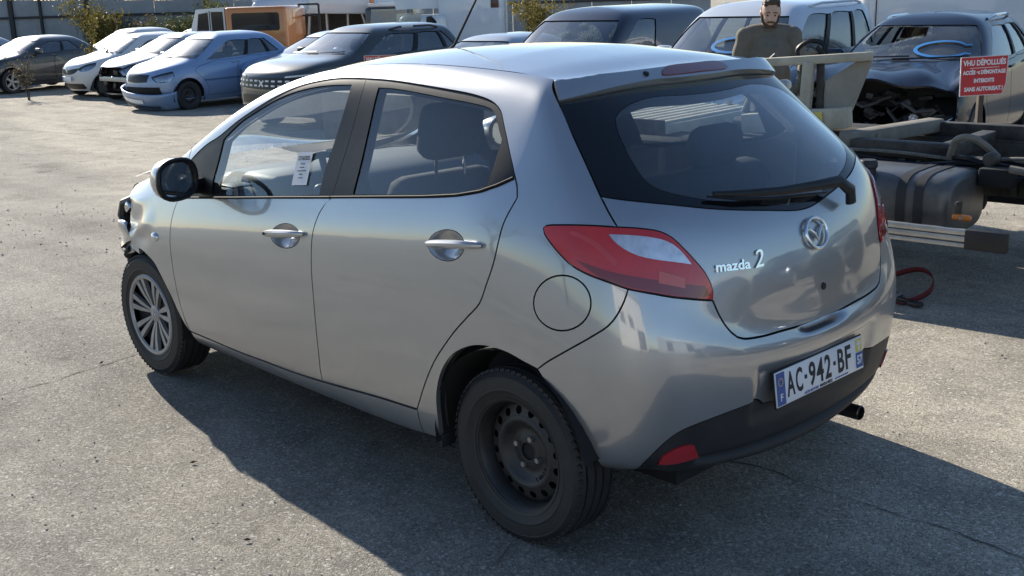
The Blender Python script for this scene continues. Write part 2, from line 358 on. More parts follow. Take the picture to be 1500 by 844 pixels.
# panel outlines of the silver hatchback in surface coordinates
UV={
'frame_rear_top':[(7.326,11.431),(7.966,11.306),(8.504,11.193),(9.076,11.094),(9.57,11.013),(9.969,10.905),(10.207,10.79),(10.417,10.619),(10.648,10.288),(10.904,9.915),(11.153,9.46),(11.281,9.125)],
'belt_rear':[(11.267,9.039),(10.995,8.797),(10.663,8.564),(10.141,8.392),(9.45,8.309),(8.52,8.265),(7.357,8.219)],
'glass_rear':[(7.847,8.402),(7.823,9.184),(7.753,9.963),(7.68,10.639),(7.641,11.058),(7.977,11.03),(8.58,10.923),(9.153,10.821),(9.707,10.746),(10.158,10.649),(10.318,10.51),(10.602,10.107),(10.71,9.978),(10.74,9.608),(10.751,9.206),(10.757,8.826),(10.378,8.601),(9.978,8.508),(9.123,8.441)],
'quarter_tri':[(10.723,9.949),(11.056,9.436),(11.186,9.123),(10.776,8.827)],
'frame_front_top':[(2.832,10.519),(3.23,10.774),(3.684,10.769),(4.128,10.964),(4.644,11.165),(5.124,11.387),(5.595,11.558),(6.083,11.599),(6.573,11.584),(7.264,11.487)],
'belt_front':[(7.334,8.216),(6.185,8.196),(4.552,8.189),(3.842,8.217),(2.894,8.279)],
'glass_front':[(3.863,8.472),(3.785,9.091),(3.825,9.723),(3.855,10.531),(4.266,10.853),(4.68,11.003),(5.118,11.186),(5.509,11.277),(6.007,11.299),(6.406,11.277),(6.982,11.203),(7.02,10.609),(7.019,9.829),(6.988,9.078),(7.017,8.358),(6.168,8.314),(4.753,8.328)],
'split_up':[(7.264,11.487),(7.356,10.181),(7.371,9.076),(7.355,8.241)],
'split_low':[(7.359,8.217),(7.175,7.764),(7.079,7.176),(7.037,6.579),(7.023,5.304),(7.042,4.182),(7.036,3.371),(7.014,2.628),(6.981,2.222),(6.966,1.824)],
'front_edge':[(2.666,8.297),(2.539,7.274),(2.514,5.688),(2.527,3.832),(2.566,2.891),(2.638,2.237),(2.725,1.654)],
'sill_top':[(2.725,1.654),(3.388,1.654),(4.45,1.645),(5.332,1.692),(6.147,1.726),(6.966,1.824),(8.321,2.036),(9.268,2.122)],
'rear_edge':[(11.286,9.112),(11.364,8.827),(11.401,8.43),(11.324,7.994),(11.247,7.481),(11.209,7.003),(11.149,6.391),(11.04,5.811),(10.899,5.196),(10.658,4.789),(10.24,4.184),(9.801,3.465),(9.508,2.8),(9.268,2.122)],
'hatch_seam':[(11.94,12.685),(12.736,11.229),(12.966,10.159),(13.063,9.496),(13.169,8.71),(13.278,8.251),(13.448,7.825)],
'hatch_low':[(15.57,6.506),(15.701,6.088),(15.859,5.7),(15.967,5.508),(16.102,5.44),(16.447,5.516),(17.033,5.685),(17.729,5.764)],
'light_top':[(11.879,7.526),(11.928,7.609),(12.025,7.649),(12.624,7.755),(13.435,7.818),(14.08,7.861),(14.536,7.842),(14.811,7.735),(15.014,7.559),(15.252,7.322),(15.444,7.104),(15.55,6.872),(15.579,6.711),(15.555,6.512)],
'light_bot':[(15.555,6.512),(15.165,6.418),(14.701,6.346),(14.236,6.343),(13.638,6.369),(13.22,6.466),(12.777,6.565),(12.436,6.698),(12.202,6.898),(12.014,7.147),(11.904,7.364),(11.879,7.526)],
'lens':[(13.234,7.579),(13.59,7.62),(14.055,7.65),(14.508,7.641),(14.787,7.567),(14.995,7.404),(15.152,7.205),(14.742,7.176),(14.307,7.153),(13.912,7.175),(13.569,7.285),(13.336,7.445)],
'bump_seam':[(13.638,6.369),(13.544,6.1),(13.369,5.718),(13.165,5.391),(12.855,5.068),(12.468,4.659),(12.048,4.153),(11.865,3.874)],
'sill_bot':[(2.729,1.184),(3.007,0.999),(3.997,1.022),(4.832,0.867),(6.333,1.047),(7.204,0.914),(7.993,0.737),(8.901,1.1),(9.615,1.259)],
'fend_front':[(1.192,3.746),(0.919,3.934),(0.717,5.535),(0.535,7.523),(0.324,9.487)],
'fuel':[(12.82,5.939),(12.808,5.802),(12.774,5.663),(12.72,5.525),(12.65,5.396),(12.567,5.282),(12.475,5.187),(12.378,5.115),(12.279,5.069),(12.182,5.05),(12.092,5.06),(12.01,5.099),(11.94,5.165),(11.882,5.256),(11.839,5.369),(11.812,5.5),(11.801,5.641),(11.806,5.787),(11.828,5.929),(11.865,6.061),(11.917,6.18),(11.983,6.281),(12.061,6.362),(12.151,6.421),(12.248,6.457),(12.351,6.468),(12.455,6.455),(12.554,6.418),(12.643,6.359),(12.718,6.279),(12.774,6.18),(12.808,6.066)],
'bump_low':[(11.445,0),(11.863,0),(13.705,0.728),(13.888,1.3),(14.124,1.787),(14.381,2.159),(14.636,2.398),(14.891,2.523),(15.339,2.634),(15.844,2.705),(16.415,2.731)],
'reflector':[(14.225,1.233),(14.337,1.637),(14.603,1.867),(14.869,1.952),(15.042,1.926),(15.116,1.689),(15.202,1.378),(14.817,1.238),(14.455,1.195)],
'recess':[(16.52,2.5),(16.33,3.143),(16.229,3.717),(16.499,3.759),(17.104,3.804)],
'plate':[(16.576,3.76),(16.775,2.453),(19.426,2.198),(19.012,3.704)],
'arch_rear':[(9.633,1.224),(9.712,1.908),(9.737,2.364),(9.772,2.697),(9.839,2.99),(9.938,3.258),(10.071,3.505),(10.229,3.711),(10.423,3.873),(10.622,4.001),(10.807,4.085),(10.974,4.129),(11.125,4.141),(11.287,4.135),(11.44,4.094),(11.608,4.004),(11.773,3.883),(11.939,3.695),(12.109,3.443),(12.24,3.233),(12.374,2.993),(12.51,2.689),(12.647,2.3),(12.782,1.779),(12.85,0.917),(11.506,0),(11.445,0)],
'arch_lip':[(9.23,0.967),(9.335,1.825),(9.361,2.271),(9.427,2.661),(9.548,3.04),(9.725,3.398),(9.929,3.734),(10.204,4.096),(10.508,4.344),(10.817,4.481),(11.132,4.544),(11.402,4.485),(11.654,4.316),(11.879,3.886),(12.203,3.575),(12.476,3.116),(12.74,2.653),(12.91,2.19)],
'arch_front':[(0.644,4.187),(0.883,4.079),(1.149,3.98),(1.395,3.879),(1.583,3.757),(1.758,3.612),(1.91,3.384),(2.051,3.141),(2.185,2.903),(2.312,2.662),(2.406,2.4),(2.501,2.138),(2.576,1.9),(2.687,1.641)],
'glass_hatch_bot':[(13.169,8.71),(13.792,8.669),(14.436,8.654),(15.156,8.646),(15.804,8.621),(16.445,8.586),(17.054,8.524),(17.744,8.415)],
'glass_clear':[(17.158,11.265),(16.366,11.306),(15.653,11.191),(15.13,11.013),(14.808,10.835),(14.604,10.58),(14.516,10.183),(14.522,9.624),(14.65,9.232),(15.004,9.035),(15.67,8.894),(16.817,8.727),(17.749,8.559)],
'brake':[(16.828,11.689),(17.202,12.313),(17.845,12.484),(18.74,12.466)],
'badge':[(15.605,7.164),(15.638,7.337),(16.717,7.464),(16.751,7.65)],
'emblem':[(18.139,7.824)],
'lock':[(18.117,6.694)],
'handle_f':[(5.771,6.623),(6.833,6.728),(6.325,6.378),(6.286,7.118),(6.329,6.019)],
'handle_r':[(9.699,6.701),(10.936,6.789),(10.208,6.852),(10.1,7.164),(10.15,6.239)],
'marker':[(1.907,5.263)],
'wiper':[(19.072,8.099),(19.108,8.417),(17.851,8.994),(16.152,9.006)],
'spoil':[(11.827,12.917),(12.706,11.232),(14.197,11.546),(15.463,11.727),(16.534,11.815),(17.492,11.779)],
'spoil_top':[(11.927,13),(13.659,13),(14.604,13)],
}
# ------------------------------------------------------------------ body surface of the silver hatchback (x forward, y left, z up)
TSX=[-.1,0,.3,.6,.9,1.1,1.3,1.5,1.7,1.9,2.1,2.25,2.4,2.55,2.75]
TSY=[.52,.525,.525,.525,.53,.54,.56,.585,.62,.655,.685,.70,.705,.70,.68]
TSZ=[1.452,1.46,1.482,1.492,1.49,1.475,1.45,1.40,1.325,1.225,1.11,1.03,.97,.93,.87]
SX=[2.75,2.5,2.25,2.0,1.75,1.5,1.25,1.0,.75,.5,.25,.08]
def build_grid():
    sx=np.array(SX);n=len(sx)
    zb=.945+(1.8-sx)*.105
    one=np.ones(n)
    nose=interp(sx,[-1,1.9,2.3,2.6,2.75],[0,0,.012,.03,.055])
    rows=[]
    def side(y,z,dy=1.0): return np.stack([sx,y*one-nose*dy,z*one],1)
    ys=interp(sx,TSX,TSY);zs=interp(sx,TSX,TSZ)
    R=[None]*14
    R[0]=(side(.72,.20),[(-.18,.72,.29),(-.32,.69,.31),(-.41,.62,.31),(-.465,.52,.30),(-.50,.38,.285),(-.52,.19,.265),(-.525,0,.255)])
    R[1]=(side(.80,.235),[(-.2,.80,.33),(-.36,.765,.35),(-.46,.69,.345),(-.52,.58,.335),(-.555,.42,.315),(-.57,.21,.295),(-.575,0,.285)])
    R[2]=(side(.832,.33),[(-.2,.822,.42),(-.37,.785,.42),(-.475,.705,.42),(-.54,.59,.42),(-.575,.42,.42),(-.595,.21,.42),(-.60,0,.42)])
    R[3]=(side(.846,.49),[(-.2,.832,.53),(-.375,.795,.53),(-.485,.715,.53),(-.555,.595,.53),(-.595,.42,.53),(-.612,.21,.53),(-.618,0,.53)])
    R[4]=(side(.850,.65),[(-.2,.835,.65),(-.375,.80,.65),(-.488,.72,.645),(-.56,.60,.635),(-.602,.42,.62),(-.624,.21,.61),(-.630,0,.605)])
    z7=zb-.115
    R[5]=(side(.847,.65+(z7-.65)*.36),[(-.2,.832,.76),(-.37,.79,.76),(-.48,.71,.755),(-.548,.595,.735),(-.594,.42,.69),(-.618,.21,.668),(-.626,0,.66)])
    R[6]=(side(.841,.65+(z7-.65)*.68),[(-.2,.822,.86),(-.355,.78,.86),(-.455,.70,.85),(-.518,.59,.82),(-.566,.42,.735),(-.594,.21,.70),(-.602,0,.69)])
    R[7]=(side(.831,zb-.115),[(-.2,.800,1.01),(-.335,.755,.995),(-.425,.68,.97),(-.49,.575,.935),(-.553,.42,.875),(-.590,.21,.84),(-.602,0,.83)])
    y8=.802*one-nose*.8; z8=zb-.025
    z8=np.minimum(z8,zs-.045)
    R[8]=(np.stack([sx,y8,z8],1),[(-.18,.765,1.10),(-.30,.715,1.095),(-.385,.645,1.085),(-.45,.55,1.065),(-.515,.40,1.03),(-.550,.20,1.005),(-.562,0,1.0)])
    k=np.clip((zs-z8)/.43,0.1,1)
    def up(f,b): return np.stack([sx,y8+(ys-y8)*f+b*k,z8+(zs-z8)*f],1)
    R[9]=(up(.17,.014),[(-.15,.735,1.18),(-.245,.685,1.17),(-.325,.61,1.158),(-.385,.52,1.143),(-.44,.38,1.12),(-.475,.2,1.105),(-.485,0,1.10)])
    R[10]=(up(.52,.032),[(-.08,.685,1.275),(-.155,.64,1.265),(-.215,.57,1.258),(-.27,.475,1.25),(-.315,.35,1.245),(-.34,.18,1.24),(-.35,0,1.24)])
    R[11]=(up(.86,.05),[(.02,.625,1.395),(-.04,.585,1.387),(-.085,.525,1.38),(-.12,.44,1.38),(-.145,.32,1.38),(-.165,.17,1.38),(-.17,0,1.38)])
    R[12]=(up(.97,.028),[(.045,.575,1.44),(0.0,.545,1.435),(-.03,.49,1.432),(-.05,.41,1.432),(-.065,.3,1.434),(-.08,.16,1.436),(-.085,0,1.437)])
    R[13]=(np.stack([sx,ys,zs],1),[(.05,.525,1.458),(.02,.49,1.457),(0,.44,1.457),(-.015,.36,1.458),(-.025,.27,1.46),(-.03,.14,1.463),(-.03,0,1.465)])
    G=np.stack([np.concatenate([np.asarray(a),np.asarray(b)]) for a,b in R])  # rows x cols x3
    return G
GND=mat('asphalt',(.2,.19,.18),.9); N,L,b=nodes(GND)
tc=N.new('ShaderNodeTexCoord')
def noise(sc,det=5,ro=.6):
    n=N.new('ShaderNodeTexNoise'); n.inputs['Scale'].default_value=sc; n.inputs['Detail'].default_value=det; n.inputs['Roughness'].default_value=ro; L.new(tc.outputs['Object'],n.inputs['Vector']); return n
def ramp(src,p0,c0,p1,c1):
    r=N.new('ShaderNodeValToRGB'); r.color_ramp.elements[0].position=p0; r.color_ramp.elements[0].color=(*c0,1); r.color_ramp.elements[1].position=p1; r.color_ramp.elements[1].color=(*c1,1); L.new(src,r.inputs[0]); return r
def mix(f,a,bb,mode='MIX'):
    m=N.new('ShaderNodeMix'); m.data_type='RGBA'; m.blend_type=mode
    for s,i in ((f,0),(a,6),(bb,7)):
        if isinstance(s,(int,float)): m.inputs[i].default_value=s
        elif isinstance(s,tuple): m.inputs[i].default_value=(*s,1)
        else: L.new(s,m.inputs[i])
    return m.outputs[2]
vor=N.new('ShaderNodeTexVoronoi'); vor.inputs['Scale'].default_value=170; wn=N.new('ShaderNodeTexNoise'); wn.inputs['Scale'].default_value=30; L.new(tc.outputs['Object'],wn.inputs['Vector']); va=N.new('ShaderNodeMixRGB'); va.blend_type='LINEAR_LIGHT'; va.inputs[0].default_value=.018; L.new(tc.outputs['Object'],va.inputs[1]); L.new(wn.outputs['Color'],va.inputs[2]); L.new(va.outputs[0],vor.inputs['Vector'])
vor2=N.new('ShaderNodeTexVoronoi'); vor2.inputs['Scale'].default_value=120; L.new(va.outputs[0],vor2.inputs['Vector'])
sep=N.new('ShaderNodeSeparateColor'); L.new(vor.outputs['Color'],sep.inputs[0])
sep2=N.new('ShaderNodeSeparateColor'); L.new(vor2.outputs['Color'],sep2.inputs[0])
big=noise(.35,6,.6); mid=noise(3,6,.7); fine=noise(160,3)
base=ramp(big.outputs[0],.3,(.235,.219,.196),.7,(.325,.306,.27)).outputs[0]
patch=ramp(mid.outputs[0],.35,(.74,.74,.75),.7,(1.14,1.13,1.12)).outputs[0]
base=mix(1.0,base,patch,'MULTIPLY')
stone=ramp(sep.outputs[0],.0,(.62,.62,.62),1.0,(1.50,1.48,1.44)).outputs[0]
base=mix(1.0,base,stone,'MULTIPLY')
peb=ramp(sep2.outputs[1],.90,(0,0,0),.93,(1,1,1)).outputs[0]
base=mix(peb,base,(.44,.42,.385))
st_=noise(.9,4,.55); stain=ramp(st_.outputs[0],.58,(1,1,1),.70,(.70,.69,.68)).outputs[0]; base=mix(1.0,base,stain,'MULTIPLY')
mpx=N.new('ShaderNodeMapping'); mpx.inputs['Rotation'].default_value=(0,0,.5); mpx.inputs['Scale'].default_value=(.12,1.6,1); L.new(tc.outputs['Object'],mpx.inputs[0])
stk=N.new('ShaderNodeTexNoise'); stk.inputs['Scale'].default_value=1.4; stk.inputs['Detail'].default_value=5; L.new(mpx.outputs[0],stk.inputs['Vector'])
base=mix(1.0,base,ramp(stk.outputs[0],.32,(.76,.76,.76),.62,(1.10,1.10,1.09)).outputs[0],'MULTIPLY')
oil=noise(2.3,3,.5); base=mix(1.0,base,ramp(oil.outputs[0],.66,(1,1,1),.73,(.55,.54,.53)).outputs[0],'MULTIPLY')
# ground grows paler towards the tailgate side of the car
gr=N.new('ShaderNodeVectorMath'); gr.operation='DOT_PRODUCT'; gr.inputs[1].default_value=(-.25,-.97,0); L.new(tc.outputs['Object'],gr.inputs[0])
gm=N.new('ShaderNodeMath'); gm.operation='MULTIPLY_ADD'; gm.inputs[1].default_value=1.6; L.new(big.outputs[0],gm.inputs[0]); L.new(gr.outputs['Value'],gm.inputs[2])
side_tone=ramp(gm.outputs[0],.2,(1,1,1),2.0,(1.50,1.46,1.38)).outputs[0]; 
base=mix(1.0,base,side_tone,'MULTIPLY')
L.new(base,b.inputs['Base Color'])
dist=ramp(vor.outputs['Distance'],.0,(1,1,1),.7,(0,0,0)).outputs[0]
hm=N.new('ShaderNodeMath'); hm.operation='MULTIPLY_ADD'; L.new(dist,hm.inputs[0]); hm.inputs[1].default_value=.6; L.new(sep.outputs[1],hm.inputs[2])
bp=N.new('ShaderNodeBump'); bp.inputs['Strength'].default_value=.75; bp.inputs['Distance'].default_value=.008; L.new(hm.outputs[0],bp.inputs['Height']); L.new(bp.outputs[0],b.inputs['Normal'])
mr=N.new('ShaderNodeMapRange'); mr.inputs['To Min'].default_value=.8; mr.inputs['To Max'].default_value=1.0; b.inputs['Specular IOR Level'].default_value=.25; L.new(sep.outputs[2],mr.inputs[0]); L.new(mr.outputs[0],b.inputs['Roughness'])
def gz(x,y):
    """height of the yard: level round the hatchback, falling gently away beyond it"""
    q=Vector((x,y,0))-Vector((CLOC[0],CLOC[1],0)); d=q.x*math.cos(YAW)+q.y*math.sin(YAW)
    return float(interp(d,[-60,-10,0,4.5,8,10,13,16,20,25,30,45,120,500],[0,0,0,0,-.05,-.13,-.27,-.34,-.40,-.45,-.50,-.62,-.75,-.9])[0])
def st(s,t,z=None):
    x=CLOC[0]+math.cos(YAW)*s+math.sin(YAW)*t; y=CLOC[1]+math.sin(YAW)*s-math.cos(YAW)*t
    return Vector((x,y,gz(x,y) if z is None else z))
ss=list(np.linspace(-60,0,7))+list(np.linspace(1,24,24))+list(np.linspace(26,60,12))+[80,120,200,400]
g=MB().grid([[st(s_,t_) for t_ in np.linspace(-200,200,30)] for s_ in ss]).build('ground',GND,smooth=60); g['kind']='structure'
# expansion cracks: thin dark open joints lying in the surface
CRACK=mat('crack_dark',(.10,.095,.088),.95)
def crack(pts,w=.008,seed=1):
    rnd=random.Random(seed); P=[]
    for i in range(len(pts)-1):
        a,b=Vector((*pts[i],0)),Vector((*pts[i+1],0)); n=max(2,int((b-a).length/.06))
        for k in range(n): P.append(a.lerp(b,k/n)+Vector((rnd.gauss(0,.006),rnd.gauss(0,.006),0)))
    L=[];
    for i,p in enumerate(P):
        t=(P[min(i+1,len(P)-1)]-P[max(i-1,0)]).normalized(); nn=Vector((-t.y,t.x,0)); ww=w*rnd.uniform(.05,.55)
        L.append([(p.x+nn.x*ww*s,p.y+nn.y*ww*s,gz(p.x,p.y)+.003) for s in (-1,1)])
    o=MB().grid(L).build('ground_crack',CRACK); o['kind']='structure'
crack([(2.74,2.2),(2.77,1.44),(2.78,1.18),(2.86,.76),(3.06,.27),(3.12,-.2)],.010,2)
crack([(.6,.05),(.17,-.08),(-.23,-.19),(-.65,-.18),(-1.01,-.18),(-1.5,-.14)],.009,3)
crack([(20,-4.0),(16.5,-4.65),(14,-4.75),(12.8,-5.2)],.02,4); crack([(13.2,-2.6),(13.9,-3.6)],.014,5); crack([(-.08,.99),(-.02,.84),(.05,.7)],.006,6)

# loose grit, chips and dead leaves scattered over the yard
rg=random.Random(8); gv=[];gf=[];lv=[];lf=[]
for k in range(2600):
    s_=rg.uniform(1.6,11) if k<1900 else rg.uniform(8,24); t_=rg.uniform(-.6,.62)*s_; q=st(s_,t_); r=rg.uniform(.002,.0065)*(1 if s_<8 else 2)
    b0=len(gv); pts=[Vector((r*math.cos(a)*rg.uniform(.6,1.2),r*math.sin(a)*rg.uniform(.6,1.2),0)) for a in (0,1.3,2.6,3.9,5.1)]; gv+=[tuple(q+p_) for p_ in pts]+[tuple(q+Vector((0,0,r*.9)))]; gf+=[(b0+i,b0+(i+1)%5,b0+5) for i in range(5)]
me=bpy.data.meshes.new('grit'); me.from_pydata(gv,[],gf); me.update(); o=link('grit',me,varied('grit_stone',(.10,.095,.09),(.50,.48,.44),40,(.8,.95))); o['kind']='stuff'; o['label']='small loose stones scattered over the yard'
for k in range(70):
    s_=rg.uniform(2.2,16); t_=rg.uniform(-.55,.6)*s_; q=st(s_,t_); a=rg.uniform(0,6.28); r=rg.uniform(.006,.017); u_=Vector((math.cos(a),math.sin(a),rg.uniform(-.1,.3)))*r; w_=Vector((-math.sin(a),math.cos(a),rg.uniform(-.2,.4)))*r*.55; c_=q+Vector((0,0,.008)); b0=len(lv)
    lv+=[tuple(c_-u_),tuple(c_+w_),tuple(c_+u_),tuple(c_-w_),tuple(c_+Vector((0,0,.006)))]; lf+=[(b0,b0+1,b0+4),(b0+1,b0+2,b0+4),(b0+2,b0+3,b0+4),(b0+3,b0,b0+4)]
me=bpy.data.meshes.new('dead_leaves'); me.from_pydata(lv,[],lf); me.update(); o=link('dead_leaves',me,varied('dead_leaf',(.05,.035,.02),(.16,.10,.05),30,(.8,.95))); o['kind']='stuff'; o['label']='dark dead leaves and scraps scattered over the yard'
SILVER=paint('silver_paint',(.385,.40,.425),metal=.78,rough=.36,dirt_amt=.20,coat_ior=2.2,flake=1)
BLACKTRIM=varied('black_trim',(.008,.009,.011),(.016,.017,.02),14,(.34,.48)); nodes(BLACKTRIM)[2].inputs['Specular IOR Level'].default_value=.3
PLASTIC=varied('grey_black_plastic',(.013,.015,.018),(.028,.029,.032),10,(.45,.65),bump=.15,bscale=300)
UNDER=mat('under_black',(.012,.012,.013),.85)
GLASS=glass('car_glass',(.88,.92,.92),film=.05)
GLASSR=glass('rear_glass',(.80,.86,.88),refl=1.45,film=.035)
CHROME=mat('chrome',(.82,.83,.85),.08,1)
REDLENS=varied('red_lens',(.50,.014,.016),(.64,.03,.024),9,(.08,.14),coat=1)
_N,_L,_b=nodes(REDLENS); _tc=_N.new('ShaderNodeTexCoord'); _w=_N.new('ShaderNodeTexWave'); _w.inputs['Scale'].default_value=28; _w.inputs['Distortion'].default_value=.6; _L.new(_tc.outputs['Object'],_w.inputs['Vector'])
_bp=_N.new('ShaderNodeBump'); _bp.inputs['Strength'].default_value=.08; _bp.inputs['Distance'].default_value=.002; _L.new(_w.outputs[0],_bp.inputs['Height']); _L.new(_bp.outputs[0],_b.inputs['Normal'])   # ribs moulded inside, under a smooth outer lens
DARKRED=mat('dark_red_lens',(.16,.012,.016),.15,coat=.6)
CLEARLENS=varied('clear_lens',(.55,.55,.58),(.85,.85,.88),30,(.05,.2),metal=.6,coat=1)
RUBBER=varied('tyre_rubber',(.014,.014,.016),(.036,.035,.034),5,(.5,.75),bump=.2,bscale=90)
STEEL=varied('steel_rim_black',(.016,.017,.020),(.046,.042,.039),9,(.35,.6))
TRIMSILVER=varied('wheel_cover_silver',(.30,.30,.31),(.45,.45,.45),6,(.3,.45),metal=.5)
INTERIOR=varied('interior_dark',(.03,.032,.036),(.05,.052,.056),20,(.8,.95))
SEATCLOTH=varied('seat_cloth',(.022,.024,.03),(.035,.037,.045),60,(.85,.98))
DASH=varied('dash_plastic',(.06,.065,.07),(.08,.085,.09),30,(.5,.7))
PAPER=mat('paper',(.80,.80,.82),.7); INK=mat('ink',(.02,.02,.025),.6); PLATEWHITE=mat('plate_white',(.82,.83,.85),.32,coat=.3)
PLATEBLUE=mat('plate_blue',(.02,.09,.33),.35); BLUEINK=mat('blue_ink',(.03,.08,.35),.5); YELLOW=mat('yellow_ink',(.75,.60,.12),.5); WHITEINK=mat('white_ink',(.8,.8,.8),.5)
S=Shell(build_grid()); UM=S.U
CAR=thing('hatchback_car','silver five door hatchback with crumpled front end, red tail lights and a steel rear wheel','car')
trim=MB()
IN=(.045,None,trim)
def both(name,outer,m,parent=CAR,**k):
    a=panel(S,name,outer,m,parent,**k); k.pop('inner',None); b=panel(S,name,outer,m,parent,mirror=True,**k); return a,b
def cut(L,a,b):
    """stretch of a uv polyline between the points nearest to a and b"""
    f=lambda p:min(range(len(L)),key=lambda i:(L[i][0]-p[0])**2*.05+(L[i][1]-p[1])**2*.012)
    i,j=f(a),f(b); return L[i:j+1] if i<=j else L[j:i+1][::-1]
U=UV
def ellipse(cu,cv,ru,rv,n=24): return [(cu+ru*math.cos(2*math.pi*k/n),cv+rv*math.sin(2*math.pi*k/n)) for k in range(n)]
# ---- handles: dished pocket in the skin plus a bar
def handle_uv(k):
    c=U[k][2:5]; cu=sum(p[0] for p in c)/3; top,bot=c[1],c[2]
    return ((top[0]+bot[0])/2,(top[1]+bot[1])/2),.36,abs(top[1]-bot[1])/2
POCK=[handle_uv('handle_f'),handle_uv('handle_r')]
POCK[0]=(POCK[0][0],.40,POCK[0][2]); POCK[1]=(POCK[1][0],.42,POCK[1][2])
def make_handle(door,k,pk,mir):
    (cu,cv),ru,rv=pk
    def dish(u,v):
        q=np.clip(1-((u-cu)/ru)**2-((v-cv)/rv)**2,0,1); return -.028*q**1.25
    panel(S,'handle_pocket',ellipse(cu,cv,ru,rv),SILVER,door,gap=0,flange=0,disp=dish,recalc=True,mirror=mir,grid=(.05,.1),step=.012)
    a,b=U[k][0],U[k][1]
    sg=-1 if mir else 1
    mb=MB(); path=[];rad=[]
    for i in range(13):
        t=i/12; u=a[0]+(b[0]-a[0])*t; v=a[1]+(b[1]-a[1])*t
        off=.030-.024*(abs(t-.5)*2)**4
        p=S.pt(u,v,off); p.y*=sg; path.append(p); rad.append(.0145*(1-.45*(abs(t-.5)*2)**3))
    mb.tube(path,rad,10,flat=1.0,up=(0,0,1)); h=mb.build('handle',SILVER,door)
    if k=='handle_f':
        p=S.pt(a[0]+(b[0]-a[0])*.2,a[1]+(b[1]-a[1])*.2,.042); p.y*=sg; q=p+Vector((0,.0045*sg,0)); MB().cyl(p,q,.006,12).build('key_hole',BLACKTRIM,h)
# ---- doors
split_low=U['split_low'];split_up=U['split_up']
fd=[U['front_edge'][0]]+U['belt_front'][::-1]+split_low+cut(U['sill_top'],split_low[-1],U['sill_top'][0])[1:]+U['front_edge'][::-1][1:-1]
rd=U['belt_rear'][::-1]+U['rear_edge']+cut(U['sill_top'],U['sill_top'][-1],split_low[-1])[1:]+split_low[::-1][1:-1]
fframe=U['belt_front']+[(2.69,8.36),(2.72,9.4)]+U['frame_front_top']+split_up[1:]
rframe=split_up[::-1]+U['frame_rear_top'][1:]+U['belt_rear']
PAPERAT=None
for mir in (False,True):
    tin=None if mir else IN
    d1=panel(S,'front_door',fd,SILVER,CAR,holes=[ellipse(*POCK[0][0],POCK[0][1],POCK[0][2])],mirror=mir)
    make_handle(d1,'handle_f',POCK[0],mir)
    panel(S,'window_frame',fframe,BLACKTRIM,d1,holes=[U['glass_front']],mirror=mir,off=-.002,gap=.0012,inner=tin)
    panel(S,'window',U['glass_front'],GLASS,d1,mirror=mir,off=-.006,gap=0,flange=0)
    d2=panel(S,'rear_door',rd,SILVER,CAR,holes=[ellipse(*POCK[1][0],POCK[1][1],POCK[1][2])],mirror=mir,inner=tin)
    make_handle(d2,'handle_r',POCK[1],mir)
    panel(S,'window_frame',rframe,BLACKTRIM,d2,holes=[U['glass_rear']],mirror=mir,off=-.002,gap=.0012,inner=tin)
    panel(S,'window',U['glass_rear'],GLASS,d2,mirror=mir,off=-.006,gap=0,flange=0)
    # seal strip along the foot of the windows
    mb=MB()
    for L in (U['belt_front'][::-1],U['belt_rear'][::-1]):
        P=[S.pt(u,v+.03,.003) for u,v in L]
        for p in P: p.y*=(-1 if mir else 1)
        mb.tube(P,.0045,6)
    mb.build('window_seal',mat('seal_rubber',(.012,.012,.013),.75,spec=.25),d1)
# ---- quarter panel with roof rail and pillar, sill, fender
AR=[p for p in U['arch_rear'] if not (p[0]<12.6 and p[1]<.5)]
AR=[p for p in AR if p[0]<12.83]+[(12.86,1.0),(12.93,.35)]
k=min(range(len(AR)),key=lambda i:(AR[i][0]-U['bump_seam'][-1][0])**2+(AR[i][1]-U['bump_seam'][-1][1])**2)
arA=AR[:k+1]; arB=AR[k:]
ff=U['frame_front_top']; frt=U['frame_rear_top']
hs=U['hatch_seam']; lt,lb=U['light_top'],U['light_bot']; bs=U['bump_seam']
jt=min(range(len(lt)),key=lambda i:(lt[i][0]-hs[-1][0])**2+(lt[i][1]-hs[-1][1])**2)
jb=min(range(len(lb)),key=lambda i:(lb[i][0]-bs[0][0])**2+(lb[i][1]-bs[0][1])**2)
quarter=[(2.72,10.2),(2.68,11.2),(2.62,12.2),(2.6,13)]+[(x,13) for x in (4,6,8,10,11.9)]+hs+lt[:jt][::-1]+lb[jb+1:-1][::-1]+bs+arA[::-1][1:]+[(9.6,1.26),(9.25,1.17)]+[U['sill_top'][-1]]+U['rear_edge'][::-1][1:]+frt[::-1]+ff[::-1][1:]
fuel=U['fuel']; fc=np.array(fuel).mean(0)
def lipdisp(u,v):
    # rolled lip round the wheel opening
    X=S.ev(u,v); r=np.hypot(X[:,0]-0.0,(X[:,2]-.30)*1.0); return .010*np.exp(-((r-.335)/.045)**2)
both('quarter_panel',quarter,SILVER,holes=[fuel],inner=IN,grid=(.12,.24),corner=28)
both('fuel_flap',fuel,SILVER,gap=.0025)
sillp=U['sill_top']
sill=[(u,v-.03) for u,v in sillp]+[(9.25,1.15),(8.9,1.0),(8.0,.80),(7.0,.75),(5.5,.75),(4,.8),(2.76,.95)]
both('sill',sill,SILVER,gap=.003)
both('sill_underside',[(2.76,.93),(4,.78),(5.5,.73),(7,.73),(8,.78),(8.9,.97),(9.6,1.22),(9.6,.05),(2.76,.05)],UNDER,gap=0,flange=0)
fe=U['front_edge']; fa=U['arch_front']
fi=min(range(len(fa)),key=lambda i:abs(fa[i][0]-1.19))
fender=[fe[0],(2.72,9.3),(2.74,10.1),(2.66,11.2),(2.60,12.2),(2.57,13),(1.5,13),(.35,13),(.20,11.5)]+U['fend_front'][::-1]+fa[fi:]+fe[::-1][1:]
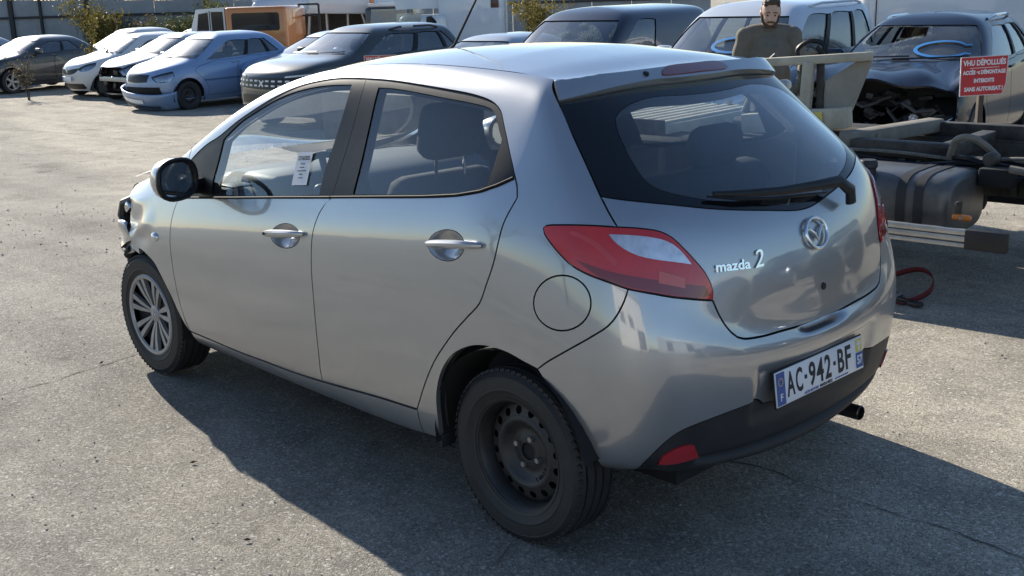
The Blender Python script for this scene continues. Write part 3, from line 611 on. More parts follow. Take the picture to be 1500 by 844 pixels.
def crumple(u,v):
    u=np.asarray(u);v=np.asarray(v);k=np.clip((1.9-u)/1.7,0,1)
    k=k*np.clip((8.6-v)/1.6,0,1); return k*(.016*np.sin(3.1*u+1.3*v)+.010*np.sin(5.3*u-2.1*v+1)+.008*np.sin(2.2*v+.6))
panel(S,'front_fender',fender,SILVER,CAR,disp=crumple,recalc=True,grid=(.09,.18)); panel(S,'front_fender',fender,SILVER,CAR,mirror=True)
mk=U['marker'][0]
mbx=MB(); c=S.pt(*mk,.0); n=Vector(S.nrm(np.array(mk[0]),np.array(mk[1])))
mbx.lathe([(0,.014),(.012,.013),(.020,.009),(.024,.002),(.024,-.006)],20,'y',(0,0,0)); o=mbx.build('side_indicator',CLEARLENS,CAR); o.matrix_local=Matrix.Translation(c)@Vector((0,1,0)).rotation_difference(n).to_matrix().to_4x4()@Matrix.Diagonal((1.25,1,.9,1))
# ---- tail lights
for mir in (False,True):
    tl=panel(S,'tail_light',lt+lb[1:-1],REDLENS,CAR,mirror=mir,off=.006,gap=.004,flange=.03,grid=(.1,.2))
    panel(S,'light_rim',lt+lb[1:-1],BLACKTRIM,tl,mirror=mir,off=.0015,gap=.0008,flange=.02)
    panel(S,'reversing_lens',U['lens'],CLEARLENS,tl,mirror=mir,off=.0078,gap=0,flange=.006,grid=(.08,.16))
    low=[(12.5,6.85),(13.2,6.72),(14.0,6.68),(14.9,6.72),(15.40,6.80),(15.5,6.62),(15.2,6.46),(14.7,6.40),(14.2,6.40),(13.6,6.43),(13.0,6.56)]
    panel(S,'lamp_lower_band',low,mat('lamp_deep_red',(.22,.010,.010),.1,coat=1),tl,mirror=mir,off=.0072,gap=0,flange=.003,grid=(.08,.16))
    arc=[(12.35,7.45),(12.75,7.30),(13.10,7.05),(13.35,6.85),(13.42,6.95),(13.2,7.15),(12.85,7.40),(12.4,7.55)]
    panel(S,'lamp_light_guide',arc,mat('lamp_bright_red',(.60,.05,.045),.12,coat=1),tl,mirror=mir,off=.0070,gap=0,flange=.003,grid=(.08,.16))
    q=[(14.35,6.62),(14.95,6.62),(14.97,6.86),(14.37,6.9)]
    panel(S,'reflector_window',q,mat('lamp_window',(.62,.10,.07),.12,coat=1),tl,mirror=mir,off=.0086,gap=0,flange=.004,grid=(.1,.2))
# ---- tailgate
hb=U['glass_hatch_bot']; hl=U['hatch_low']
hl2=[p for p in hl if p[0]<17.2]+[(17.6,5.72),(18,5.73)]
gate=half([(18,8.38)]+hb[::-1][1:]+hs[5:]+lt[jt:]+hl2,UM)
TG=panel(S,'tailgate',gate,SILVER,CAR,inner=IN,grid=(.12,.24))
sp=U['spoil']
gtop=[(12.72,11.22)]+sp[2:]+[(18,11.77)]
gl_out=half([(18,8.38)]+hb[::-1][1:]+hs[1:5][::-1]+gtop,UM)
gc=[p for p in U['glass_clear']]
clear=half([(18,11.22),(17.2,11.25)]+gc[1:-1]+[(17.6,8.58),(18,8.55)],UM)
panel(S,'rear_window_surround',gl_out,mat('black_glass',(.006,.007,.009),.03,spec=.6),TG,holes=[clear],off=-.001,gap=.002,inner=IN,grid=(.15,.3))
panel(S,'rear_window',clear,GLASSR,TG,off=-.001,gap=0,flange=0,grid=(.15,.3))
# spoiler
def spdisp(u,v):
    v=np.asarray(v);u=np.asarray(u); a=np.abs(u-18)
    side=np.clip((a-3.5)/2.2,0,1); pk=12.45-.25*side
    lip=np.where(v<pk,np.clip(1-(pk-v)/1.1,0,1)**.6,np.clip(1-(v-pk)/(.75),0,1)**1.5)
    return .004+.032*lip*(1-.35*side)
spo=half([(18,13),(16,13),(14,13),(12.0,13),(11.93,12.7)]+[(12.45,11.9),(12.72,11.24)]+sp[2:]+[(18,11.78)],UM)
SPO=panel(S,'roof_spoiler',spo,SILVER,TG,disp=spdisp,grid=(.1,.07),recalc=True,flange=.03,gap=.003)
bl=half([(18,11.93),(17.0,11.93),(16.84,11.98),(16.9,12.2),(17.1,12.4),(18,12.42)],UM)
panel(S,'brake_light',bl,DARKRED,TG,disp=lambda u,v:np.asarray(spdisp(u,v))+.004,gap=0,flange=.008,grid=(.15,.1))
nz=MB(); p=S.pt(16.35,12.15,.03); nz.lathe([(0,.008),(.009,.006),(.011,0),(.011,-.01)],14,'x'); o=nz.build('washer_nozzle',BLACKTRIM,TG); o.matrix_local=Matrix.Translation(p)@Vector((1,0,0)).rotation_difference(Vector(S.nrm(np.array(16.35),np.array(12.0)))).to_matrix().to_4x4()
# emblem: chrome ring with a winged v
def on_gate(u,v,off=0): 
    p=S.pt(u,v,off); n=Vector(S.nrm(np.array(u),np.array(v))); y=(Vector((0,0,1))-n*n.z).normalized(); return frame_mx(p,y.cross(n),y)
em=MB(); R1=.058;pth=[]
for i in range(37):
    a=2*math.pi*i/36; pth.append((R1*1.0*math.cos(a),R1*.84*math.sin(a),.006))
em.tube(pth,.0062,8,cap=False)
wing=[(-.052,.016),(-.036,.018),(-.012,-.002),(0,-.022),(.012,-.002),(.036,.018),(.052,.016)]
em.tube([(x,y,.006) for x,y in wing],[.004,.0055,.0065,.0045,.0065,.0055,.004],8)
em.build('emblem',CHROME,TG,60).matrix_local=on_gate(18.02,7.80,.003)
lk=MB(); lk.lathe([(0,.003),(.011,.003),(.013,-.003)],18,'z'); lk.build('lock_cover',BLACKTRIM,TG).matrix_local=on_gate(18.08,6.69,.001)
# badge lettering
bu=U['badge']; p0=S.pt(*bu[0],.003); p1=S.pt(*bu[2],.003)
ba,bb=S.pt(15.66,7.235,.0035),S.pt(16.32,7.37,.0035)
def badge(txt,a,b,size,sx,bold,shear=0,name='badge'):
    me=text_mesh(txt,size,.0025,bold,sx,'LEFT',shear); n=Vector(S.nrm(np.array(16.1),np.array(7.3)))
    o=link(name,me,CHROME,TG); x=(b-a).normalized(); o.matrix_local=frame_mx(a,x,n.cross(x)); return o
badge('mazda',ba,bb,.041,1.30,.0010)
badge('2',S.pt(16.46,7.44,.0035),S.pt(16.75,7.50,.0035),.075,1.1,.0003,.25)
# wiper
mb=MB(); path=[S.pt(19.15,8.10,.03),S.pt(19.12,8.35,.05),S.pt(18.9,8.62,.055),S.pt(18.3,8.72,.044),S.pt(17.4,8.80,.036),S.pt(16.6,8.86,.03),S.pt(15.95,8.89,.024)]
mb.tube(path,[.026,.026,.021,.017,.014,.011,.007],10,flat=.6,up=(-.6,0,.7))
wp=mb.build('wiper',BLACKTRIM,TG)
mb=MB(); mb.tube([S.pt(u,v,.016) for u,v in ((15.85,8.86),(16.5,8.80),(17.3,8.74),(18.1,8.66),(18.7,8.56))],[.006,.011,.012,.011,.006],8,flat=.6); mb.build('wiper_blade',BLACKTRIM,wp)
# ---- bumper
bl_=U['bump_low']; bl2=[(12.97,.05),(13.36,.07),(13.56,.33)]+[p for p in bl_ if p[0]>13.8]+[(16.52,2.66),(16.62,2.50),(17,2.44),(18,2.40)]
bump=half([(18,5.70)]+[(u,v-.03) for u,v in hl2[::-1][1:]]+lb[:jb+1]+bs[1:]+arB[1:-1]+bl2,UM)
def recess(u,v):
    u=np.asarray(u);v=np.asarray(v);a=np.abs(u-18)
    s=lambda x:np.clip(x,0,1)
    edge=s((1.72-a)/.14)*s((4.02-v)/.25)*s((v-2.3)/.3)
    # notch above the plate for the tailgate grip
    q=s((.78-a)/.45)*s((v-4.95)/.6); nt=q*q*(3-2*q)
    return -.016*edge-.030*nt
BU=panel(S,'rear_bumper',bump,SILVER,CAR,grid=(.07,.12),disp=recess,recalc=True,inner=IN,corner=28)
val=half(bl2[::-1][:-3]+[(13.57,.30),(13.38,.04),(15.5,.02),(18,.02)],UM)
def valdisp(u,v):
    v=np.asarray(v);a=np.abs(np.asarray(u)-18)
    s=lambda x:np.clip(x,0,1)
    return -.003-.013*s((1.72-a)/.14)*s((v-1.9)/.35)+.012*np.exp(-((v-.72)/.2)**2)*np.clip((4.1-a)/.6,0,1)-.028*np.exp(-((v-1.12)/.12)**2)*np.clip((2.9-a)/.3,0,1)
panel(S,'bumper_valance',val,PLASTIC,BU,disp=valdisp,grid=(.1,.09),recalc=True,flange=.004)
for mir in (False,True): panel(S,'bumper_reflector',U['reflector'],mat('fog_red',(.42,.02,.03),.15,coat=1),BU,mirror=mir,off=.004,gap=0,flange=.01)
# plate
pc=Vector((-.618,.014,.521)); px=Vector((0,-1,0)); pyv=Vector((.13,0,.99))
PL=MB().rbox((0,0,0),(.520,.112,.006),.003).build('number_plate',PLATEWHITE,BU); PM=frame_mx(pc,px,pyv); PL.matrix_local=PM
def onplate(me,m,x,y,name,z=.0036): 
    o=link(name,me,m,PL); o.matrix_local=Matrix.Translation((x,y,z)); return o
def flat(w,h): return MB().box((0,0,0),(w,h,.0008)).mesh('flat')
MBR=MB().rbox((0,0,-.004),(.528,.120,.005),.003).build('plate_backing',BLACKTRIM,PL)
onplate(flat(.046,.104),PLATEBLUE,-.234,0,'country_band')
onplate(text_mesh('F',.032,.0004,.0006),WHITEINK,-.234,-.028,'lettering',.0046)
stars=MB()
for i in range(12):
    a=2*math.pi*i/12; stars.cyl((.012*math.cos(a),.012*math.sin(a),0),(.012*math.cos(a),.012*math.sin(a),.0005),.0022,6)
onplate(stars.mesh('stars'),YELLOW,-.234,.022,'star_ring',.0044)
def plate_char(c,x0,x1,h=.079):
    me=text_mesh(c,.1,.0004,.0022); b=np.array([v.co[:] for v in me.vertices]); lo,hi=b.min(0),b.max(0)
    me.transform(Matrix.Translation(((x0+x1)/2,.004,0))@Matrix.Diagonal(((x1-x0)/(hi[0]-lo[0]),h/(hi[1]-lo[1]),1,1))@Matrix.Translation((-(lo[0]+hi[0])/2,-(lo[1]+hi[1])/2,0))); onplate(me,INK,0,0,'lettering')
for c,a,b in (('A',-.201,-.157),('C',-.150,-.112),('9',-.074,-.036),('4',-.030,.012),('2',.020,.057),('B',.100,.138),('F',.147,.182)): plate_char(c,a,b)
for x in (-.093,.079): onplate(flat(.014,.013),INK,x,.004,'hyphen')
onplate(flat(.042,.052),PLATEBLUE,.234,-.022,'department_band'); onplate(text_mesh('57',.040,.0004,.0012,.8),WHITEINK,.234,-.022,'lettering',.0046)
onplate(flat(.036,.044),YELLOW,.234,.028,'region_emblem'); onplate(MB().box((0,0,0),(.008,.036,.0008)).box((0,.006,0),(.024,.007,.0009)).mesh('cross'),WHITEINK,.234,.028,'region_cross',.0044)
onplate(text_mesh('AZUR MOTORS',.0125,.0003,.0003,.95),BLUEINK,-.066,-.0475,'lettering')
onplate(text_mesh('MAZDA METZ',.0125,.0003,.0006,.95),INK,.022,-.0475,'lettering'); [onplate(flat(.009,.0045),BLUEINK,.080+.012*q,-.0475,'small_print') for q in range(7)]
# exhaust
mb=MB(); e=Vector((-.50,-.42,.225)); mb.lathe([(.024,0),(.027,.004),(.027,.14),(.023,.14),(.023,.01)],24,'x',(e.x-.035,e.y,e.z),True); mb.build('exhaust_pipe',mat('exhaust_metal',(.10,.095,.09),.35,.9),CAR)
MB().cyl((e.x+.1,e.y,e.z),(e.x+.5,e.y+.05,.24),.03,12).rbox((-.15,-.25,.25),(.35,.5,.15),.06).build('silencer',varied('rusty_steel',(.05,.04,.03),(.12,.08,.05),12,(.5,.8),metal=.5),CAR)
lerp0=lambda a,b,t:a+(b-a)*t
GRILLEB=varied('broken_black',(.012,.012,.013),(.035,.034,.033),30,(.3,.7))
# ---- roof, windscreen, bonnet
def seam(x):
    # left edge point at station x
    return S.ev(np.interp(x,[S.ev(u,13.0)[0] for u in np.linspace(12,0,60)],np.linspace(12,0,60)),13.0)
us=np.linspace(0,18,300); SE=S.ev(us,np.full(300,13.0))
sidei=us<=12; 
def edge_at(x): 
    o=np.argsort(SE[sidei,0]); return np.array([x,np.interp(x,SE[sidei,0][o],SE[sidei,1][o]),np.interp(x,SE[sidei,0][o],SE[sidei,2][o])])
reari=us>=11.7
def rear_at(y):
    o=np.argsort(SE[reari,1]); return np.interp(y,SE[reari,1][o],SE[reari,0][o]),np.interp(y,SE[reari,1][o],SE[reari,2][o])
def roof_pt(s,t):
    """s 0 rear..1 header, t -1..1 across"""
    a=abs(t); xr,zr=rear_at(a*.52); xf=1.20+.10*(1-a*a)
    x=xr+(xf-xr)*s; e=edge_at(min(max(x,.02),2.6)); y=e[1]*a
    cr=.008+.040*min(1,s*3)**.8*(1-.25*s)
    z=e[2]+cr*(1-a**2.4); k=max(0,1-s*6); z=z*(1-k*k)+zr*k*k
    return (x,y*(1 if t>=0 else -1),z)
T=np.linspace(-1,1,33)
g=[[roof_pt(s,t) for t in T*.9955] for s in np.linspace(.003,.995,40)]
MB().grid(g).build('roof',SILVER,CAR,80)
g2=[[(p[0],p[1]*.93,p[2]-.05) for p in r] for r in g[2:-1]]
trim.grid(g2)
def ws_pt(s,t):
    a=abs(t); x0=1.205+s*(2.32-1.205); e=edge_at(x0); xc=1.305+s*(2.56-1.305); zc=edge_at(1.205)[2]+.032+( .985-(edge_at(1.205)[2]+.032))*s+.045*math.sin(math.pi*s)*.6
    k=1-a**2.2
    return (e[0]+(xc-e[0])*k,e[1]*t,e[2]+(zc-e[2])*k)
MB().grid([[ws_pt(s,t) for t in T*.99] for s in np.linspace(0,1,24)]).build('windscreen',GLASS,CAR,80)
def hood_pt(s,t):
    a=abs(t); x0=2.33+s*(2.80-2.33); e=edge_at(min(x0,2.74)); xc=2.57+s*(2.98-2.57); zc=.985+.05*s-.10*s*s
    k=1-a**2.2
    z=e[2]+(zc-e[2])*k+.035*s*math.sin(7*a+1)+.03*s*s*math.cos(4*t)+.02*s
    return (e[0]+(xc-e[0])*k,e[1]*t,z+.006)
MB().grid([[hood_pt(s,t) for t in T*.985] for s in np.linspace(0,1,16)]).build('bonnet',SILVER,CAR,60)
# aerial on the roof front
ap=Vector(roof_pt(.965,-.12)); MB().tube([ap,ap+Vector((-.05,0,.03)),ap+Vector((-.36,0,.42))],[.011,.006,.0022],8).build('aerial',BLACKTRIM,CAR)
# ---- smashed front end behind the wheel arch
fr=MB()
rb=Matrix.Rotation(.3,3,'Z')
for c,d,r in [((2.70,.52,.60),(.10,.5,.22),0),((2.66,.25,.42),(.16,1.0,.12),0),((2.62,0,.68),(.12,1.1,.35),.0),((2.76,.60,.74),(.12,.12,.16),.5),((2.74,.66,.84),(.05,.10,.05),.9),((2.50,.0,.45),(.5,.9,.3),0)]:
    fr.rbox(c,d,.02,Matrix.Rotation(r,3,'X')@Matrix.Rotation(r*.7,3,'Z'))
fr.tube([(2.72,.62,.86),(2.78,.66,.80),(2.79,.68,.72),(2.75,.70,.64)],.012,6); fr.tube([(2.7,.55,.80),(2.82,.62,.76),(2.8,.70,.66),(2.72,.70,.58)],.008,6)
fr.rbox((2.62,0,.20),(.62,1.40,.12),.03); fr.rbox((2.2,0,.22),(.5,1.0,.10),.02); fr.build('front_structure_sun_block',UNDER,CAR)  # low boxes added to keep sunlight from passing under the nose
# torn bumper corner hanging ahead of the wheel
bc=[]
for i in range(9):
    t=i/8; row=[]
    for j in range(9):
        s=j/8; row.append((2.585+.20*s-.03*t+.02*t*s, .815-.05*s**2+.012*math.sin(6*t+2*s), .735-.03*s-.145*t+.02*s*t+.012*math.sin(4*s+3*t)))
    bc.append(row)
me=MB().grid(bc); o=me.build('torn_bumper_corner',SILVER,CAR,70); sm=o.modifiers.new('thickness','SOLIDIFY'); sm.thickness=.006
MB().tube([(2.60,.80,.60),(2.66,.79,.565),(2.72,.76,.59)],[.02,.025,.012],8).build('broken_bracket',UNDER,CAR)
MB().tube([(2.60,.74,.84),(2.70,.76,.80),(2.73,.76,.74),(2.70,.77,.70)],[.02,.028,.03,.02],8).build('broken_headlamp',GRILLEB,CAR)
MB().rbox((2.66,.75,.79),(.06,.06,.05),.015,Matrix.Rotation(.6,3,'Y')).build('lamp_fragment',CHROME,CAR)
MB().rbox((2.80,.72,.36),(.02,.06,.10),.008,Matrix.Rotation(.4,3,'Y')).build('hanging_trim_piece',PLASTIC,CAR)
# ---- wheels
def tyre(mb,R=.292,w=.178,rim=.188,n=72):
    h=w/2; c=R-rim
    prof=[(rim-.006,-h*.80),(rim+.004,-h*.86),(rim+.02,-h*.93),(rim+c*.30,-h*.985),(rim+c*.32,-h*1.005),(rim+c*.36,-h*1.005),(rim+c*.38,-h*.99),(rim+c*.52,-h*1.0),(rim+c*.70,-h*.98),(rim+c*.715,-h*.995),(rim+c*.75,-h*.99),(rim+c*.765,-h*.965),(R-.012,-h*.86),(R-.004,-h*.76)]
    gr=[-.62,-.2,.2,.62]
    for x in gr: prof+=[(R-.002+.002*(1-abs(x)),h*(x-.055)),(R-.010,h*(x-.04)),(R-.010,h*(x+.04)),(R-.002+.002*(1-abs(x)),h*(x+.055))]
    prof+=[(r,-y) for r,y in [(R-.004,-h*.76),(R-.012,-h*.86),(rim+c*.765,-h*.965),(rim+c*.75,-h*.99),(rim+c*.715,-h*.995),(rim+c*.70,-h*.98),(rim+c*.52,-h*1.0),(rim+c*.38,-h*.99),(rim+c*.36,-h*1.005),(rim+c*.32,-h*1.005),(rim+c*.30,-h*.985),(rim+.02,-h*.93),(rim+.004,-h*.86),(rim-.006,-h*.80)]]
    mb.lathe(prof,n)
    # shoulder blocks
    for k in range(n):
        a=2*math.pi*k/n
        for sg in (-1,1):
            rot=Matrix.Rotation(-a,3,'Y'); mb.box(rot@Vector((R-.0105,sg*h*.79,0)),(.010,h*.24,2*math.pi*R/n*.62),rot@Matrix.Rotation(sg*.35,3,'X')@Matrix.Rotation(-sg*.42,3,'Z'))
    return mb
def wheel_root(c,sg,name='wheel'):
    t=tyre(MB()).build('tyre',RUBBER,None); r=bpy.data.objects.new(name,None); COL.objects.link(r); r.parent=CAR; r.location=c; r.empty_display_size=.2; t.parent=r
    if sg<0: r.rotation_euler=(0,0,math.pi)
    return r
def steel_rim(r):
    mb=MB(); o=.062
    mb.lathe([(.190,.078),(.196,.080),(.196,.074),(.186,.066),(.176,.055),(.172,.02),(.170,-.07),(.190,-.08)],64)
    # dished disc with round vents
    nv=16; ringR=.142; hole=.0135
    prof_in=[(.172,.010),(.160,.022)]
    mb.lathe(prof_in+[(.1575,.024)],64)
    mb.lathe([(.1265,.034),(.118,.040),(.108,.040),(.098,.030),(.080,.012),(.068,.010),(.056,.016),(.048,.020),(.030,.020),(.030,-.02)],64)
    # ring between with holes
    bmn=MB(); pts=[];edges=[];no=128
    for R_ in (.1575,.1265):
        b=len(pts); pts+=[Vector((R_*math.cos(2*math.pi*i/no),R_*math.sin(2*math.pi*i/no))) for i in range(no)]; edges+=[(b+i,b+(i+1)%no) for i in range(no)]
    for k in range(nv):
        a=2*math.pi*(k+.5)/nv; b=len(pts); pts+=[Vector((ringR*math.cos(a)+hole*math.cos(q*math.pi/7),ringR*math.sin(a)+hole*math.sin(q*math.pi/7))) for q in range(14)]; edges+=[(b+i,b+(i+1)%14) for i in range(14)]
    vo,_,fo,_,_,_=delaunay_2d_cdt(pts,edges,[],0,1e-7,True)
    fs=[]
    for f in fo:
        c=sum((vo[i] for i in f),Vector((0,0)))/3; L=c.length
        if not .1264<L<.1576: continue
        if any((c-Vector((ringR*math.cos(2*math.pi*(k+.5)/nv),ringR*math.sin(2*math.pi*(k+.5)/nv)))).length<hole*.96 for k in range(nv)): continue
        fs.append(tuple(f))
    def yy(v): return .034+(.024-.034)*(v.length-.1265)/(.031)
    mb.add([(v.x,yy(v),v.y) for v in vo],fs)
    ob=mb.build('rim',STEEL,r,50)
    lugs=MB()
    for k in range(4):
        a=math.pi/2*k+.35; x,z=.05*math.cos(a),.05*math.sin(a); lugs=MB(); lugs.tube([(x,.008,z),(x,.030,z)],[.0105,.0095],6); lugs.build('wheel_nut',mat('nut_zinc',(.35,.34,.33),.4,.7),ob)
    MB().cyl((0,-.03,0),(0,.012,0),.029,24).cyl((0,-.03,0),(0,-.02,0),.168,40).build('hub',UNDER,ob)
    me=text_mesh('9.5.9B 7',.022,.0003,.0002); cur=link('chalk_mark',me,WHITEINK,ob)
    # bend the chalk writing round the dish
    for v in me.vertices:
        a=math.radians(218)+v.co.x/.095; rr=.098-v.co.y; v.co=Vector((-rr*math.cos(a)*-1,.0335,rr*math.sin(a)))
def wheel_cover(r):
    mb=MB(); mb.lathe([(.192,.076),(.198,.080),(.192,.086),(.178,.084),(.174,.076)],64,close=True)
    mb.lathe([(0,.062),(.030,.062),(.040,.058),(.045,.046)],40)
    for k in range(7):
        for d in (-1,1):
            a=2*math.pi*k/7+.25; a0=a+d*.13;a1=a+d*.155
            def P(rad,ang,y): return (rad*math.cos(ang),y,rad*math.sin(ang))
            w0=.16;w1=.075
            pts=[P(.036,a0-w0*.9,.056),P(.036,a0+w0*.9,.056),P(.11,a1+w1*1.25,.072),P(.178,a1+w1,.080),P(.178,a1-w1,.080),P(.11,a1-w1*1.25,.072)]
            low=[(x*1.0,y-.018,z) for x,y,z in pts]
            mb.add(pts+low,[(0,1,2,5),(5,2,3,4)]+[(i,i+6,(i+1)%6+6,(i+1)%6) for i in range(6)])
    ob=mb.build('rim',TRIMSILVER,r,40)
    MB().cyl((0,-.05,0),(0,.045,0),.186,40).build('hub',UNDER,ob)
    MB().tube([(.012*math.cos(2*math.pi*i/16),.0635,.012*.85*math.sin(2*math.pi*i/16)) for i in range(17)],.0022,6,cap=False).build('cap_emblem',CHROME,ob)
for c,sg,fn in [((0,.718,.292),1,steel_rim),((0,-.718,.292),-1,wheel_cover),((2.49,.718,.292),1,wheel_cover),((2.49,-.718,.292),-1,wheel_cover)]:
    w=wheel_root(c,sg); fn(w)
    if c[0]>2 and sg>0: w.rotation_euler=(0,0,math.radians(1.5))
# ---- wheel housings and underside
for cx in (0,2.49):
    for sg in (1,-1):
        uh=MB(); n=20; a0,a1=(-.15,2.95) if cx==0 else (.95,3.35); P0=[(cx+.345*math.cos(lerp0(a0,a1,k/n)),sg*.838 if cx==0 else sg*.815,.31+.345*math.sin(lerp0(a0,a1,k/n))) for k in range(n+1)]
        P1=[(p[0],sg*.50,p[2]) for p in P0]; b=len(uh.v); uh.add(P0+P1,[(i,i+1,i+n+2,i+n+1) for i in range(n)])
        uh.add([(cx,sg*.50,.31)]+P1,[(0,i+1,i+2) for i in range(n)]); uh.build('wheel_housing',UNDER,CAR)
MB().box((1.2,0,.24),(1.75,1.46,.04)).box((1.2,0,.24),(3.2,.96,.06)).box((-.12,0,.35),(.4,.9,.05)).build('floor_pan',UNDER,CAR)
[MB().rbox((.345,.74*sg,.255),(.012,.15,.05),.004).build('mud_flap',PLASTIC,CAR) for sg in (1,-1)]
# ---- cabin
trim.build('interior_trim',INTERIOR,CAR,60)
def seat(c,front=True,name='seat'):
    x,y,z=c
    mb=MB(); rt=Matrix.Rotation(math.radians(-14),3,'Y')
    mb.rbox((x+.22,y,z+.08),(.52,.50,.16),.06); mb.rbox(Vector((x-.10,y,z+.42)),(.15,.50,.64),.07,rt,3)
    ob=mb.build(name,SEATCLOTH,CAR,60)
    h=MB().rbox(Vector((x-.215,y,z+.89)),(.12,.27,.21),.05,rt,3); hr=h.build('headrest',SEATCLOTH,ob,60)
    [MB().cyl((x-.20,y+d,z+.70),(x-.215,y+d,z+.84),.007,8).build('headrest_post',CHROME,ob) for d in (-.07,.07)]
seat((.97,.36,.35)); seat((1.0,-.36,.35))
rb=MB(); rt=Matrix.Rotation(math.radians(-16),3,'Y')
rb.rbox((.42,0,.50),(.50,1.26,.16),.06); rb.rbox((.13,0,.80),(.15,1.26,.58),.06,rt,3); bench=rb.build('rear_bench',SEATCLOTH,CAR,60)
for y in (.33,-.33):
    MB().rbox((.065,y,1.155),(.11,.26,.16),.05,rt,3).build('headrest',SEATCLOTH,bench,60)
    [MB().cyl((.07,y+d,1.0),(.065,y+d,1.1),.007,8).build('headrest_post',CHROME,bench) for d in (-.06,.06)]
db=MB()
prof=[(1.72,.60),(1.66,.78),(1.70,.90),(1.80,.945),(2.0,.955),(2.30,.95),(2.45,.93),(2.45,.60)]
db.prism(prof,'y',-.70,.70); db.rbox((1.80,.37,.955),(.30,.42,.09),.04); D_=db.build('dashboard',DASH,CAR,50)
MB().rbox((1.82,.66,.965),(.12,.10,.01),.004).build('air_vent',BLACKTRIM,D_)
wh=MB(); R_=.185; tm=Matrix.Translation((1.52,.37,.91))@Matrix.Rotation(math.radians(-66),4,'Y')
wh.tube([tm@Vector((R_*math.cos(2*math.pi*k/40),R_*math.sin(2*math.pi*k/40),0)) for k in range(41)],.015,10,cap=False)
for a in (0,math.pi,1.57*3): wh.tube([tm@Vector((.05*math.cos(a),.05*math.sin(a),-.02)),tm@Vector((R_*math.cos(a),R_*math.sin(a),0))],.016,8)
wh.rbox(tm@Vector((0,0,-.02)),(.13,.15,.05),.03,tm.to_3x3()); wh.cyl(tm@Vector((0,0,-.03)),tm@Vector((0,0,-.3)),.03,10); wh.build('steering_wheel',BLACKTRIM,CAR,60)
MB().box((-.12,0,.60),(.55,1.15,.02)).build('luggage_floor',INTERIOR,CAR)
MB().rbox((1.45,.03,1.36),(.04,.20,.06),.02).build('mirror_inside',BLACKTRIM,CAR)
# paper notice inside the front side window
def gp(px_uv,off): return S.pt(*px_uv,off)
A0=S.pt(6.06,8.62,-.004);A1=S.pt(6.62,8.62,-.004);A2=S.pt(6.18,9.65,-.004)
NOTE=None
xw=(A1-A0); yw=A2-A0
PN=frame_mx(A0+xw*.5+yw*.5,xw,yw); w_,h_=.100,.128
nb=link('paper_notice',MB().box((0,0,0),(w_,h_,.0006)).mesh('paper_notice'),PAPER,CAR); nb.matrix_local=PN@Matrix.Translation((0,0,.003))
def online(t,y,s,b,sx=1): 
    o=link('lettering',text_mesh(t,s,.0002,b,sx),INK,nb); o.matrix_local=Matrix.Translation((0,y,.0008)); return o
online('27/10/2025',.040,.0225,.0005,.78)
for i,wd in enumerate((.030,.036,.062,.026,.030)):   # lines too small to read in the photograph
    for q in range(int(wd/.006)): link('small_print',MB().box((0,0,0),(.0042,.0040,.0004)).mesh('small_print'),INK,nb).matrix_local=Matrix.Translation((-wd/2+.003+.006*q,.018-.0135*i,.0008))
# ---- door mirrors
for sg in (1,-1):
    mb=MB(); mc=Vector((1.835,.935,1.028)); n=28; rings=[]
    outl=lambda a:(.105*math.copysign(abs(math.cos(a))**.75,math.cos(a)),.082*math.copysign(abs(math.sin(a))**.8,math.sin(a)))
    for x,k in ((-.035,.93),(-.040,1.0),(-.02,1.03),(.02,.99),(.06,.86),(.09,.60),(.102,.25)):
        rings.append([mc+Vector((x+(-.03*outl(a)[0]/.1),outl(a)[0]*k,outl(a)[1]*k)) for a in [2*math.pi*q/n for q in range(n)]])
    vs=[v for r in rings for v in r]; fs=[(i*n+q,i*n+(q+1)%n,(i+1)*n+(q+1)%n,(i+1)*n+q) for i in range(len(rings)-1) for q in range(n)]+[tuple((len(rings)-1)*n+q for q in range(n))]
    mb.add(vs,fs)
    ar=MB().tube([(q[0],q[1]*sg,q[2]) for q in (mc+Vector((.02,-.06,-.045)),Vector((1.90,.80,.975)),Vector((1.92,.74,.975)))],[.035,.035,.04],10)
    if sg<0: mb.v=[(x,-y,z) for x,y,z in mb.v]
    mo=mb.build('door_mirror',SILVER,CAR,60)
    ar.build('mirror_arm',BLACKTRIM,mo)
    rm_=MB().tube([(q.x,q.y*sg,q.z) for q in [mc+Vector((-.034+(-.03*outl(a)[0]/.1),outl(a)[0]*.95,outl(a)[1]*.95)) for a in [2*math.pi*q/n for q in range(n+1)]]],.011,6,cap=False).build('mirror_rim',BLACKTRIM,mo)
    gm=MB(); rim_=[mc+Vector((-.028+(-.03*outl(a)[0]/.1),outl(a)[0]*.92,outl(a)[1]*.92)) for a in [2*math.pi*q/n for q in range(n)]]
    gm.add(rim_,[tuple(range(n))])
    if sg<0: gm.v=[(x,-y,z) for x,y,z in gm.v]
    gm.build('mirror_glass',mat('mirror_silver',(.75,.78,.8),.02,1),mo)
